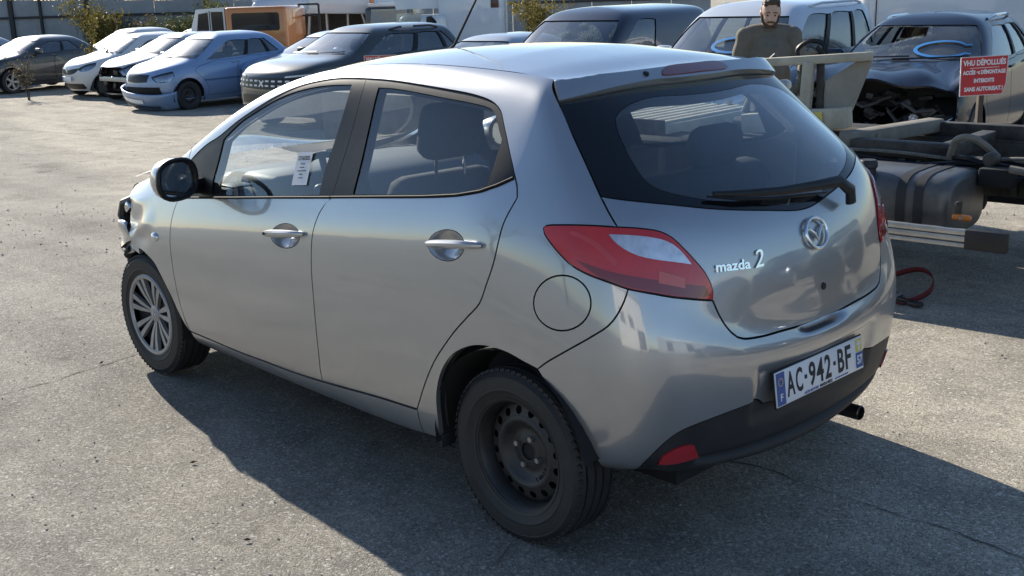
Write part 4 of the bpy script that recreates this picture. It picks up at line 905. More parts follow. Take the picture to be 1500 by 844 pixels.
# ------------------------------------------------------------------ other vehicles of the yard
VD=Vector((math.cos(YAW),math.sin(YAW),0)); VR=Vector((math.sin(YAW),-math.cos(YAW),0)); C0=Vector((CLOC[0],CLOC[1],0))
def lerp(a,b,t): return a+(b-a)*t
def veh_grid(p):
    w=p['W']/2; xf,xr=p['xf'],p['xr']; hz=p['hood_z']; (cx,cz),(hx,hzz),(tx,tz),(gx,gz)=p['cowl'],p['header'],p['tail'],p['rglass']; b0,b1=p['belt']; rw=p['roofw']/2; H=p['H']; bw=p.get('bow',.32); g=p.get('clear',.17); re=p.get('redge',.92)
    er=p.get('tailz',.95)
    R=[(xf-.14,xr+.10,.90*w,g,g,g,g+.05,bw,.22),
       (xf-.03,xr+.02,.98*w,.32,.30,.32,.36,bw,.22),
       (xf,xr,w,.50,.50,.50,.55,bw,.22),
       (xf-.015,xr+.01,w*1.0,lerp(.5,hz,.6),.70,.72,.75,bw,.22),
       (xf-.08,xr+.04,.975*w,hz,hz+.03,lerp(.75,b1,.55),er-.08,bw+.02,.22),
       (lerp(xf,cx,.45),lerp(xr,gx,.35),.955*w,lerp(hz,cz,.62)+.035,b0-.05,b1-.05,lerp(er,gz,.6),bw*.8,.20),
       (cx,gx,.925*w,cz,b0,b1,gz,.24,.16),
       (lerp(cx,hx,.5)+.03,lerp(gx,tx,.5)-.02,lerp(.925*w,rw,.42),lerp(cz,hzz,.54),lerp(b0,H*re,.52),lerp(b1,H*re,.52),lerp(gz,tz,.5),.20,.14),
       (hx,tx,rw,hzz,lerp(hzz,H*re,.8),H*re-.0,tz,.12,.10),
       (hx-.16,tx+.14,rw*.72,lerp(hzz,H,.55),H-.035,H-.035,lerp(tz,H,.55),.07,.06),
       (hx-.34,tx+.34,rw*.3,lerp(hzz,H,.88),H-.004,H-.004,lerp(tz,H,.85),.02,.02),
       (hx-.36,tx+.36,0,H-.012,H,H,H-.02,0,0)]
    G=[]
    for a,b,ww,zf,z0,z1,zr,bo,br in R:
        row=[]
        for f in (0,.5,.82): row.append((a-bo*f**2.3,ww*f,zf))
        row.append((a-bo*1.0-.02,ww*.955,lerp(zf,z0,.4)))
        xs0=a-bo-.22; xs1=b+br+.18
        for i in range(8):
            s=i/7; row.append((lerp(xs0,xs1,s),ww*(1-.02*abs(2*s-1)**3),lerp(z0,z1,s)))
        row.append((b+br+.02,ww*.955,lerp(zr,z1,.4)))
        for f in (.82,.5,0): row.append((b+br*f**2.3,ww*f,zr))
        G.append(row)
    return np.array(G)
WHEELS={}
def bg_wheel(R,style,parent,loc,flip=False,steer=0):
    key=(round(R,3),style)
    if key not in WHEELS:
        rim=R*(.64 if style!='steel' else .58); h=.09; c=R-rim
        t=MB().lathe([(rim-.004,-h*.8),(rim+.015,-h*.92),(rim+c*.5,-h),(R-.02,-h*.94),(R-.003,-h*.7),(R,-h*.3),(R-.007,-h*.26),(R-.007,-h*.2),(R,-h*.16),(R,h*.16),(R-.007,h*.2),(R-.007,h*.26),(R,h*.3),(R-.003,h*.7),(R-.02,h*.94),(rim+c*.5,h),(rim+.015,h*.92),(rim-.004,h*.8)],40).mesh('tyre')
        m=MB()
        m.lathe([(rim,h*.8),(rim+.006,h*.86),(rim-.01,h*.84),(rim-.02,h*.5),(rim-.03,-h*.6),(rim,-h*.8)],40)
        if style=='steel':
            m.lathe([(rim-.02,h*.35),(rim*.75,h*.5),(rim*.55,h*.45),(rim*.3,h*.2),(0,h*.25)],32)
            m.cur=1
            for k in range(10):
                a=2*math.pi*k/10; m.cyl((rim*.82*math.cos(a),h*.38,rim*.82*math.sin(a)),(rim*.82*math.cos(a),h*.47,rim*.82*math.sin(a)),.014,8)
        else:
            n=5 if style=='five' else 7
            m.lathe([(0,h*.72),(rim*.22,h*.7),(rim*.25,h*.5)],24)
            for k in range(n):
                a=2*math.pi*k/n; d=.16 if style=='five' else .12
                q=lambda r,an,y:(r*math.cos(an),y,r*math.sin(an))
                pts=[q(rim*.15,a-1.0,h*.68),q(rim*.15,a+1.0,h*.68),q(rim*.985,a+d,h*.74),q(rim*.985,a-d,h*.74)]
                m.add(pts+[(x,y-.03,z) for x,y,z in pts],[(0,1,2,3),(0,4,5,1),(1,5,6,2),(2,6,7,3),(3,7,4,0)])
            m.cur=1; m.lathe([(0,-h*.1),(rim*.97,-h*.1)],32)
        rm=m.mesh('rim',40); 
        me_mi=m.mi
        rm.materials.append(STEEL if style=='steel' else TRIMSILVER); rm.materials.append(UNDER); rm.polygons.foreach_set('material_index',me_mi)
        t.materials.append(RUBBER); WHEELS[key]=(t,rm)
    t,rm=WHEELS[key]
    r=bpy.data.objects.new('wheel',None); COL.objects.link(r); r.parent=parent; r.location=loc; r.rotation_euler=(0,random.uniform(0,3),(math.pi if flip else 0)+steer); r.empty_display_size=.2
    a=bpy.data.objects.new('tyre',t); COL.objects.link(a); a.parent=r
    b=bpy.data.objects.new('rim',rm); COL.objects.link(b); b.parent=r
    return r
class Veh:
    def __init__(s,name,label,cat,p,pm,loc,head,group=None,wheels=True,glassm=None,interior=True,holes=None,lights=True,doors=True,arch_pad=.055,tilt=None,style='five',side_windows=True,wscreen=True,extra_hole=()):
        s.p=p; s.S=Shell(veh_grid(p),True); U=s.S.U; s.U=U
        s.root=thing(name,label,cat,loc,math.radians(head),group)
        if tilt: s.root.rotation_euler=(math.radians(tilt[0]),math.radians(tilt[1]),math.radians(head))
        S_=s.S; gm=glassm or GLASSB
        R=p.get('R',.30); hol=[]; ov=[]
        # window outlines
        ws=[(-2.72,6.12),(-1.5,6.10),(0,6.09),(1.5,6.10),(2.72,6.12),(2.62,7.2),(2.45,7.86),(1.2,7.9),(0,7.91),(-1.2,7.9),(-2.45,7.86),(-2.62,7.2)]
        s.ws=ws
        P=lambda x,z,g=(6,4): S_.find((0,2),(x,z),g)
        glasses=[]
        if wscreen: hol.append(ws); glasses.append(('windscreen',ws))
        wins=p.get('windows',[(3.75,6.1),(7.7,10.0)])
        if side_windows:
            for i,(a,b) in enumerate(wins):
                if isinstance(a,(list,tuple)): poly=a+b
                else:
                    la=.45 if i==0 else .05; lb=.5 if i==len(wins)-1 else .05
                    poly=[(a,6.14),(lerp(a,b,.5),6.13),(b,6.14),(b-lb*.6,7.1),(b-lb,7.70),(lerp(a+la,b-lb,.5),7.78),(a+la+.12,7.70),(a+la*.5,7.0)]
                for sg in (1,-1):
                    q=[(u*sg,v) for u,v in poly]; hol.append(q); glasses.append(('window',q))
            for (a,b),(c_,d_) in zip(wins,wins[1:]) if p.get('dark_pillars',True) else []:
                for sg in (1,-1): panel(S_,'pillar_trim',[((b-.05)*sg,6.13),((c_+.05)*sg,6.13),((c_+.02)*sg,7.72),((b-.08)*sg,7.72)],BLACKTRIM,s.root,gap=0,flange=.008,off=.004,grid=(.3,.3),step=.08,sc=(.27,.13))
        arches=[]
        for ax in p['axles']:
            c=[]
            for k in range(17):
                a=-.12+(math.pi+.24)*k/16; x=ax+(R+arch_pad)*math.cos(a); z=max(R+(R+arch_pad)*math.sin(a),p.get('clear',.17)+.012)
                c.append(P(x,z,(7.5-2.6*ax,2)))
            x0=P(ax-R-arch_pad,p.get('clear',.17)+.012,(7.5-2.6*ax,.4)); 
            for sg in (1,-1): hol.append([(u*sg,v) for u,v in c])
        s.lamps=[]
        if lights and 'lamp' in p:
            q=[S_.find((1,2),yz,(2.2,3.6)) for yz in p['lamp']]
            for sg in (1,-1): qq=[(u*sg,v) for u,v in q]; hol.append(qq); s.lamps.append(qq)
        for h in extra_hole: hol.append(h)
        s.drs=[]
        if doors:
            d=p.get('doors',[(5.1,7.55),(7.6,9.5)])
            ua=P(p['axles'][0]-R-.15,.40,(6.5,1.2))[0]; ub=P(p['axles'][1]+R+.15,.40,(9,1.2))[0]
            for a,b in d:
                lo_a=max(a,ua); lo_b=min(b,ub)
                for sg in (1,-1):
                    q=[(lo_a*sg,.75),(lerp(lo_a,lo_b,.5)*sg,.72),(lo_b*sg,.75),(lo_b*sg,2.0),(b*sg,3.7),((b+.1)*sg,5.85),(lerp(a,b,.5)*sg,5.85),((a-.0)*sg,5.85),(a*sg,3.7),(lo_a*sg,2.0)]
                    hol.append(q); s.drs.append(q)
        lo=[(-U,.02),(-U*.5,.02),(0,.02),(U*.5,.02),(U,.02),(U,5),(U,10.98),(U*.5,10.98),(0,10.98),(-U*.5,10.98),(-U,10.98),(-U,5)]
        s.body=panel(S_,'body',lo,pm,s.root,holes=hol,gap=.003,flange=.025,grid=(.30,.30),step=.07,raw=False,sc=(.27,.13),corner=55,disp=p.get('disp'),recalc=p.get('disp') is not None)
        for q in s.drs:
            d=panel(S_,'door',q,pm,s.root,gap=.004,flange=.02,grid=(.35,.35),step=.08,sc=(.27,.13))
            sg=1 if q[0][0]>0 else -1; b=max(abs(x[0]) for x in q); hp=[S_.pt(sg*(b-.62),4.75,.02),S_.pt(sg*(b-.55),4.76,.035),S_.pt(sg*(b-.28),4.8,.035),S_.pt(sg*(b-.2),4.82,.02)]
            MB().tube(hp,.016,6).build('handle',pm if p.get('handle_paint',True) else PLASTIC,d)
        for n,q in glasses: panel(S_,n,q,gm,s.root,gap=0,flange=0,off=-.012,grid=(.4,.4),step=.07,sc=(.27,.13))
        for q in s.lamps:
            l=panel(S_,'headlight',q,LAMPGLASS,s.root,gap=0,flange=.0,off=.0,grid=(.3,.3),step=.05,sc=(.27,.13))
            panel(S_,'lamp_bowl',q,LAMPIN,l,gap=0,flange=0,off=-.035,grid=(.3,.3),step=.05,sc=(.27,.13))
        if wheels:
            wy=p['W']/2-.105
            for ax in p['axles']:
                for sg in (1,-1): bg_wheel(R,p.get('style',style),s.root,(ax,sg*wy,R),sg<0)
            mb=MB()
            for ax in p['axles']:
                for sg in (1,-1):
                    n=14; P0=[(ax+(R+arch_pad+.02)*math.cos(math.pi*k/n*1.2-.31),sg*(p['W']/2-.03),R+(R+arch_pad+.02)*math.sin(math.pi*k/n*1.2-.31)) for k in range(n+1)]
                    mb.add(P0+[(a,sg*.45,c) for a,b,c in P0],[(i,i+1,i+n+2,i+n+1) for i in range(n)]); mb.add([(ax,sg*.45,R)]+[(a,sg*.45,c) for a,b,c in P0],[(0,i+1,i+2) for i in range(n)])
            o=mb.build('wheel_housing',UNDER,s.root); o['kind']='stuff'
        MB().box(((p['axles'][0]+p['axles'][1])/2,0,p.get('clear',.17)+.05),(p['axles'][0]-p['axles'][1]-2*R-.1,p['W']*.9,.04)).build('floor_pan',UNDER,s.root)
        if interior:
            cx,cz=p['cowl']; zb=cz-.05
            MB().prism([(cx-.55,zb-.25),(cx-.45,zb-.02),(cx-.1,zb+.01),(cx+.05,zb-.05),(cx+.05,zb-.4)],'y',-.62*p['W']/1.7,.62*p['W']/1.7).build('dashboard',DASH,s.root,50)
            for sx,ys in ((cx-1.25,(.36,-.36)),(cx-2.15,(.34,-.34))):
                for y in ys:
                    rt=Matrix.Rotation(math.radians(-14),3,'Y'); m=MB().rbox((sx,y,zb-.22),(.14,.48,.62),.06,rt).rbox((sx+.24,y,zb-.52),(.5,.48,.15),.05); so_=m.build('seat',SEATCLOTH,s.root,60)
                    MB().rbox((sx-.09,y,zb+.19),(.11,.26,.19),.05,rt).build('headrest',SEATCLOTH,so_,60)
            wh=MB(); tm=Matrix.Translation((cx-.72,.36,zb-.06))@Matrix.Rotation(math.radians(-66),4,'Y')
            wh.tube([tm@Vector((.18*math.cos(2*math.pi*k/20),.18*math.sin(2*math.pi*k/20),0)) for k in range(21)],.015,6,cap=False); wh.tube([tm@Vector((-.17,0,0)),tm@Vector((.17,0,0))],.02,6); wh.build('steering_wheel',BLACKTRIM,s.root,60)
    def front_panel(s,name,yz,m,parent=None,off=.004,guess=(1,3),mirror=False,**k):
        """flat-on-the-nose panel given by (y,z) points as seen from the front"""
        q=[s.S.find((1,2),(abs(y),z),(guess[0] if abs(y)>.05 else .2,guess[1])) for y,z in yz]; q=[((u if y>=0 else -u),v) for (u,v),(y,z) in zip(q,yz)]
        k.setdefault('flange',.012); k.setdefault('step',.05)
        return panel(s.S,name,q,m,parent or s.root,gap=0,off=off,grid=(.25,.25),sc=(.27,.13),**k)
    def side_panel(s,name,xz,m,sg=1,off=.004,guess=(7,4),parent=None,**k):
        q=[s.S.find((0,2),c,guess) for c in xz]; q=[(u*sg,v) for u,v in q]; k.setdefault('flange',.012); k.setdefault('step',.06)
        return panel(s.S,name,q,m,parent or s.root,gap=0,off=off,grid=(.25,.25),sc=(.27,.13),**k)
    def pt(s,u,v,off=0): return s.S.pt(u,v,off)
    def mirrors(s,m,u=4.35,v=6.2,size=1.0,sides=(1,-1)):
        for sg in sides:
            p=s.pt(u*sg,v,.0); c=p+Vector((.03,sg*.15*size,.05))
            mb=MB().rbox(c,(.10*size,.22*size,.15*size),.045,None,3).tube([p,p+Vector((0,sg*.06,.0)),c],[.03,.028,.03],8)
            o=mb.build('door_mirror',m,s.root,60)
            MB().rbox(c+Vector((-.052*size,0,0)),(.006,.18*size,.115*size),.003).build('mirror_glass',mat('mirror_silver',(.75,.78,.8),.02,1),o)
    def plate(s,z,m=None,x=None,yoff=0,rz=0):
        xx=x if x is not None else s.S.ev(np.array(.0),np.array(s.S.find((0,2),(s.p['xf'],z),(0.01,2))[1]))[0]
        o=MB().rbox((xx+.012,yoff,z),(.012,.52,.11),.004).build('number_plate',PLATEWHITE,s.root)
        MB().box((xx+.0195,yoff-.235,z),(.003,.045,.104)).build('country_band',PLATEBLUE,o); MB().box((xx+.0195,yoff+.235,z),(.003,.045,.104)).build('department_band',PLATEBLUE,o)
        return o
    def wipers(s):
        for a,b in ((-.3,1.9),(-2.0,.1)):
            MB().tube([s.pt(a,6.13,.012),s.pt(lerp(a,b,.5),6.2,.016),s.pt(b,6.3,.012)],.009,5).build('wiper',BLACKTRIM,s.root)
    def roof_rails(s,m,a=4.6,b=10.6):
        for sg in (1,-1):
            P=[s.pt(sg*lerp(a,b,t),8.25,.045*min(1,6*t,6*(1-t))+.004) for t in np.linspace(0,1,12)]
            MB().tube(P,.018,8).build('roof_rail',m,s.root)
GLASSB=glass('vehicle_glass',(.66,.74,.75),.02,1.0,film=.14,haze=.16)
LAMPGLASS=glass('lamp_glass',(.85,.87,.9),.02,.9); LAMPIN=varied('lamp_reflector',(.35,.36,.38),(.75,.76,.78),16,(.08,.3),metal=.9)
BLUE=paint('pale_blue_paint',(.25,.37,.58),metal=.3,rough=.4,dirt_amt=.2)
WHITE=paint('white_paint',(.72,.72,.71),rough=.4,dirt_amt=.15)
SILV2=paint('dull_silver_paint',(.48,.49,.50),metal=.6,rough=.4,dirt_amt=.2)
DGREY=paint('dark_grey_paint',(.045,.050,.055),metal=.3,rough=.4,dirt_amt=.12)
DUSTG=paint('slate_green_paint',(.040,.048,.050),metal=.3,rough=.4,dirt_amt=.14)
NAVY=paint('navy_paint',(.008,.012,.032),metal=.2,rough=.35,dirt_amt=.08)
BLACKBLUE=paint('blue_black_paint',(.006,.010,.026),metal=.3,rough=.3,dirt_amt=.04,coat=.5)
ICE=paint('ice_white_paint',(.60,.64,.70),rough=.4,dirt_amt=.08)
ORANGE=paint('orange_paint',(.66,.21,.03),rough=.45,dirt_amt=.2)
GRILLE=mat('grille_black',(.012,.012,.014),.45); GREYBAR=varied('bare_aluminium',(.38,.38,.38),(.55,.55,.54),9,(.3,.5),metal=.7)
DUSTYGLASS=glass('dusty_glass',(.62,.68,.68),.04,1.0,film=.30,haze=.08)
ROW='cars parked along the far side of the yard'; VROW='scrapped vehicles parked behind the truck frame'
def put(x,y): return (x,y,gz(x,y))
# ---------------- pale blue hatchback
p=dict(W=1.67,xf=1.86,xr=-1.92,H=1.52,hood_z=.78,cowl=(1.10,.98),header=(.22,1.42),tail=(-1.40,1.38),rglass=(-1.78,1.05),belt=(.92,1.03),roofw=1.16,axles=(1.13,-1.33),R=.30,style='steel',
 lamp=[(.42,.70),(.60,.76),(.74,.80),(.79,.70),(.76,.62),(.55,.60)],windows=[(3.95,7.35),(7.6,9.6),(9.78,10.75)],doors=[(4.75,7.45),(7.52,9.9)])
v=Veh('hatchback_car','pale blue hatchback with loose hanging front bumper beside the dark SUV','car',p,BLUE,put(19.76,-9.21),97,ROW,style='steel')
v.mirrors(BLUE,sides=(-1,)); v.wipers()
v.front_panel('grille',[(-.36,.74),(0,.755),(.36,.74),(.33,.60),(0,.585),(-.33,.60)],GRILLE)
v.front_panel('exposed_beam',[(-.6,.50),(.6,.50),(.62,.30),(-.62,.30)],UNDER,off=.003)
# the loose bumper, swung down and forward
uu=np.linspace(-3.9,3.9,40); vv=np.linspace(.15,2.35,9); X=v.S.ev(*np.meshgrid(uu,vv)); 
bmp=MB().grid([[tuple(Matrix.Rotation(math.radians(-5),3,'X')@Matrix.Rotation(math.radians(9),3,'Y')@(Vector(q)-Vector((1.3,0,.55)))+Vector((1.42,0,.46))) for q in r] for r in X])
o=bmp.build('front_bumper',BLUE,v.root,70); sm=o.modifiers.new('thickness','SOLIDIFY'); sm.thickness=.02
def on_bumper(u0,u1,v0,v1,m,name,out=.012):
    X=v.S.ev(*np.meshgrid(np.linspace(u0,u1,10),np.linspace(v0,v1,4))); N=v.S.nrm(*np.meshgrid(np.linspace(u0,u1,10),np.linspace(v0,v1,4))); X=X+N*out
    MB().grid([[tuple(Matrix.Rotation(math.radians(-5),3,'X')@Matrix.Rotation(math.radians(9),3,'Y')@(Vector(q)-Vector((1.3,0,.55)))+Vector((1.42,0,.46))) for q in r] for r in X]).build(name,m,o,70)
on_bumper(-1.9,1.9,.45,.95,GRILLE,'lower_grille'); on_bumper(-.75,.75,1.25,1.7,PLATEWHITE,'number_plate',.016); on_bumper(2.35,2.62,.75,1.1,CLEARLENS,'fog_lamp',.015); on_bumper(-2.62,-2.35,.75,1.1,CLEARLENS,'fog_lamp',.015)
for k in range(3): on_bumper(-1.9,1.9,.52+.14*k,.56+.14*k,BLUE,'grille_bar',.018)
v.side_panel('rub_strip',[(.75,.56),(-.2,.57),(-.2,.61),(.75,.60)],mat('blue_strip',(.10,.17,.30),.5),guess=(7,2.6),off=.008)
# ---------------- white small hatchback
p=dict(W=1.65,xf=1.78,xr=-1.85,H=1.47,hood_z=.80,cowl=(.92,.98),header=(.10,1.40),tail=(-1.45,1.36),rglass=(-1.75,1.02),belt=(.93,1.0),roofw=1.12,axles=(1.13,-1.24),R=.285,bow=.36,
 lamp=[(.40,.70),(.55,.80),(.70,.84),(.74,.76),(.68,.67),(.50,.64)],windows=[(3.9,8.2),(8.4,10.4)],doors=[(4.6,8.3)])
v=Veh('small_hatchback','white small hatchback with a dark grille wing, leftmost of the cars parked nose out','car',p,WHITE,put(25.0,-10.0),92,ROW,style='seven')
v.mirrors(WHITE,sides=(-1,)); v.wipers(); v.plate(.46)
v.front_panel('grille',[(-.46,.72),(-.2,.69),(0,.66),(.2,.69),(.46,.72),(.3,.60),(0,.56),(-.3,.60)],GRILLE)
v.front_panel('lower_grille',[(-.50,.35),(.50,.35),(.52,.25),(.46,.22),(-.46,.22),(-.52,.25)],GRILLE)
xx=v.pt(0,3.05).x; MB().prism([(0,.075),(.045,0),(0,-.075),(-.045,0)],'x',xx+.005,xx+.02).build('emblem',CHROME,v.root).location=(0,0,.66)
# ---------------- silver damaged hatchback, nose stripped
p=dict(W=1.70,xf=1.85,xr=-1.98,H=1.48,hood_z=.82,cowl=(.98,1.0),header=(.12,1.41),tail=(-1.45,1.38),rglass=(-1.85,1.02),belt=(.94,1.04),roofw=1.14,axles=(1.20,-1.38),R=.30,bow=.36,windows=[(3.95,7.35),(7.6,9.6),(9.8,10.7)],
 lamp=[(.40,.72),(.58,.84),(.72,.88),(.78,.78),(.70,.66),(.52,.62)])
nose=[(-2.3,.3),(0,.3),(2.9,.3),(2.9,2.9),(1.5,2.9),(1.2,3.7),(0,3.75),(-1.2,3.7),(-1.5,2.9),(-2.3,2.9)]
v=Veh('damaged_hatchback','silver hatchback with its front bumper missing and the crash beam bare','car',p,SILV2,put(22.6,-9.9),95,ROW,extra_hole=[nose],style='steel')
v.mirrors(SILV2,sides=(-1,)); v.wipers()
m=MB().rbox((1.60,0,.52),(.08,1.25,.11),.02).build('crash_beam',GREYBAR,v.root)
m=MB().rbox((1.42,0,.50),(.06,1.05,.55),.02).build('radiator',UNDER,v.root)
m=MB(); rnd=random.Random(4)
for k in range(9): m.rbox((1.5+rnd.uniform(-.05,.12),rnd.uniform(-.65,.7),rnd.uniform(.3,.72)),(.08,rnd.uniform(.06,.2),rnd.uniform(.05,.15)),.015,Matrix.Rotation(rnd.uniform(-.6,.6),3,'X'))
o=m.build('broken_front_parts',GRILLE,v.root); o['kind']='stuff'
m=MB().tube([(1.62,.45,.40),(1.66,.48,.28),(1.6,.5,.18)],.02,6).build('hanging_bracket',GREYBAR,v.root)
# ---------------- dark SUV with light bar grille
p=dict(W=1.81,xf=2.12,xr=-2.2,H=1.64,hood_z=1.0,cowl=(1.02,1.14),header=(.18,1.55),tail=(-1.85,1.54),rglass=(-2.1,1.15),belt=(1.08,1.16),roofw=1.26,axles=(1.32,-1.34),R=.35,bow=.22,clear=.24,
 lamp=[(.52,.84),(.70,.88),(.86,.90),(.86,.80),(.72,.76),(.52,.77)],windows=[(4.0,7.5),(7.75,10.0),(10.15,11.0)],redge=.93,doors=[(4.75,7.6),(7.66,10.0)])
v=Veh('suv_car','dark slate SUV with black roof rails and a white slatted grille, beside the blue hatchback','car',p,DUSTG,put(14.0,-8.9),95,ROW,style='five')
v.mirrors(BLACKTRIM,sides=(-1,)); v.wipers(); v.roof_rails(PLASTIC)
v.front_panel('grille',[(-.86,.86),(0,.88),(.86,.86),(.84,.70),(0,.69),(-.84,.70)],GRILLE)
for r in range(2):
    for k in range(-5,6):
        if k==0: continue
        y=.145*k; z=.82-.075*r; v.front_panel('grille_dash',[(y-.040,z+.016),(y+.040,z+.016),(y+.040,z-.012),(y-.040,z-.012)],mat('grille_white',(.75,.76,.76),.4),off=.012)
for sgn in (1,-1):
    v.front_panel('grille_dash',[(-.07,.78+.05*sgn),(-.04,.78+.055*sgn),(.07,.78-.04*sgn),(.04,.78-.055*sgn)],mat('grille_white',(.75,.76,.76),.4),off=.013)
    v.front_panel('day_lamp',[(sgn*.52,.90),(sgn*.85,.93),(sgn*.85,.91),(sgn*.52,.875)],mat('grille_white',(.75,.76,.76),.4),off=.010)
v.front_panel('skid_plate',[(-.7,.42),(.7,.42),(.66,.26),(-.66,.26)],PLASTIC); v.front_panel('lower_grille',[(-.62,.60),(.62,.60),(.60,.46),(-.60,.46)],GRILLE,off=.006)
for sg in (1,-1):
    P=[v.pt(sg*u,8.25,.052) for u in (5.9,6.6,7.3)]; MB().tube(P,.021,8).build('rail_inlay',mat('rail_grey',(.6,.62,.63),.4),v.root)
# ---------------- dark grey hatchback on the far left
p=dict(W=1.75,xf=1.98,xr=-2.0,H=1.44,hood_z=.84,cowl=(1.0,.98),header=(.1,1.36),tail=(-1.35,1.33),rglass=(-1.85,1.02),belt=(.95,1.03),roofw=1.14,axles=(1.28,-1.30),R=.315,windows=[(3.95,7.35),(7.6,9.6)],
 lamp=[(.42,.70),(.60,.74),(.80,.76),(.82,.66),(.66,.62),(.46,.63)])
v=Veh('hatchback_car','dark grey hatchback in shadow by the wall, the farthest left car','car',p,DGREY,tuple(st(31.2,-13.0)),108,ROW,style='five'); v.mirrors(DGREY); v.wipers()
p2=dict(p); p2.update(H=1.50,header=(.12,1.42),tail=(-1.4,1.39))
v=Veh('estate_car','white car mostly hidden behind weeds and the small white hatchback','car',p2,WHITE,tuple(st(36.5,-12.0)),100,ROW,style='five')
v=Veh('estate_car','silver car roof showing behind the damaged silver hatchback','car',dict(p2),SILV2,tuple(st(33.5,-9.0)),95,ROW,style='five')
v=Veh('hatchback_car','grey car cut off by the left picture edge beside the wall','car',dict(p),SILV2,tuple(st(33.2,-15.9)),105,ROW,style='five')
p3=dict(p); p3.update(H=1.46)
v=Veh('hatchback_car','blue grey car peeping out between the orange van and the dark SUV','car',p3,BLUE,tuple(st(25.0,-3.95)),95,ROW,style='five'); v.mirrors(BLUE)
v=Veh('saloon_car','silver saloon with a dusty windscreen behind the silver hatchback roof','car',dict(p,H=1.45,header=(.12,1.38),cowl=(1.05,1.0)),SILV2,put(11.2,-9.5),97,VROW,glassm=DUSTYGLASS,style='five'); v.wipers()
# ---------------- navy van with a smashed windscreen
VANP=dict(W=1.85,xf=2.2,xr=-2.2,H=1.83,hood_z=1.0,cowl=(1.30,1.14),header=(.42,1.70),tail=(-2.05,1.74),rglass=(-2.16,1.15),belt=(1.08,1.16),roofw=1.42,axles=(1.38,-1.35),R=.32,redge=.955,clear=.20,windows=[(4.0,6.6)],doors=[(4.75,6.8)],
 lamp=[(.52,.80),(.70,.92),(.84,.98),(.88,.88),(.78,.74),(.56,.72)])
v=Veh('panel_van','navy blue panel van with a smashed crackled windscreen','van',dict(VANP),NAVY,put(8.4,-9.0),98,VROW,style='five'); v.mirrors(NAVY); v.wipers()
CRK=bpy.data.materials.new('crackled_glass'); CRK.use_nodes=True; N=CRK.node_tree.nodes; L=CRK.node_tree.links; N.remove(N['Principled BSDF'])
tc=N.new('ShaderNodeTexCoord'); vo=N.new('ShaderNodeTexVoronoi'); vo.feature='DISTANCE_TO_EDGE'; vo.inputs['Scale'].default_value=34; L.new(tc.outputs['Object'],vo.inputs['Vector'])
no=N.new('ShaderNodeTexNoise'); no.inputs['Scale'].default_value=5; no.inputs['Detail'].default_value=5; L.new(tc.outputs['Object'],no.inputs['Vector'])
r1=N.new('ShaderNodeValToRGB'); r1.color_ramp.elements[0].color=(1,1,1,1); r1.color_ramp.elements[1].position=.07; r1.color_ramp.elements[1].color=(.12,.12,.12,1); L.new(vo.outputs['Distance'],r1.inputs[0])
r2=N.new('ShaderNodeValToRGB'); r2.color_ramp.elements[0].position=.42; r2.color_ramp.elements[1].position=.60; L.new(no.outputs[0],r2.inputs[0])
mu=N.new('ShaderNodeMath'); mu.operation='MULTIPLY'; L.new(r1.outputs[0],mu.inputs[0]); L.new(r2.outputs[0],mu.inputs[1])
df=N.new('ShaderNodeBsdfTranslucent'); df.inputs[0].default_value=(.75,.85,.80,1); dd=N.new('ShaderNodeBsdfDiffuse'); dd.inputs[0].default_value=(.75,.85,.8,1); ms=N.new('ShaderNodeMixShader'); L.new(df.outputs[0],ms.inputs[1]); L.new(dd.outputs[0],ms.inputs[2])
tr=N.new('ShaderNodeBsdfTransparent'); mx=N.new('ShaderNodeMixShader'); L.new(mu.outputs[0],mx.inputs[0]); L.new(tr.outputs[0],mx.inputs[1]); L.new(ms.outputs[0],mx.inputs[2]); L.new(mx.outputs[0],N['Material Output'].inputs[0]); MATS['crackled_glass']=CRK
panel(v.S,'crackled_area',[(-1.0,6.2),(.3,6.15),(1.7,6.2),(2.0,6.9),(1.2,7.5),(.4,7.75),(-.2,7.2)],CRK,v.root,gap=0,flange=0,off=.004,grid=(.3,.3),sc=(.27,.13))
panel(v.S,'crackled_area',[(2.2,6.2),(2.66,6.2),(2.58,7.2),(2.42,7.8),(2.0,7.8),(2.25,7.2)],CRK,v.root,gap=0,flange=0,off=.004,grid=(.3,.3),sc=(.27,.13))
# ---------------- white people carrier
v=Veh('people_carrier','ice white people carrier with a blue paint mark on the windscreen, behind the man','van',dict(VANP,windows=[(4.0,6.5),(6.75,9.0),(9.15,11.0)],doors=[(4.75,6.62),(6.7,9.1)],H=1.84),ICE,put(6.0,-9.4),97,VROW,style='five'); v.mirrors(ICE,sides=(-1,)); v.wipers(); v.roof_rails(ICE,4.7,11)
BLUEPAINT=mat('blue_marker',(.04,.26,.62),.6)
def paint_mark(v,u0,v0,du,dv,m=BLUEPAINT,w=.026):
    P=[v.pt(u0+du*math.cos(a),v0+dv*math.sin(a),.004) for a in np.linspace(.55,2*math.pi-.55,22)]
    P=[v.pt(u0+du*1.25,v0+dv*.55,.004)]+P+[v.pt(u0+du*1.2,v0-dv*.6,.004)]
    MB().tube(P,[w*(.55+.45*math.sin(math.pi*i/(len(P)-1))) for i in range(len(P))],6,flat=.06,up=tuple(v.S.nrm(np.array(u0),np.array(v0)))).build('paint_mark',m,v.root)
paint_mark(v,.55,6.62,.70,.30)
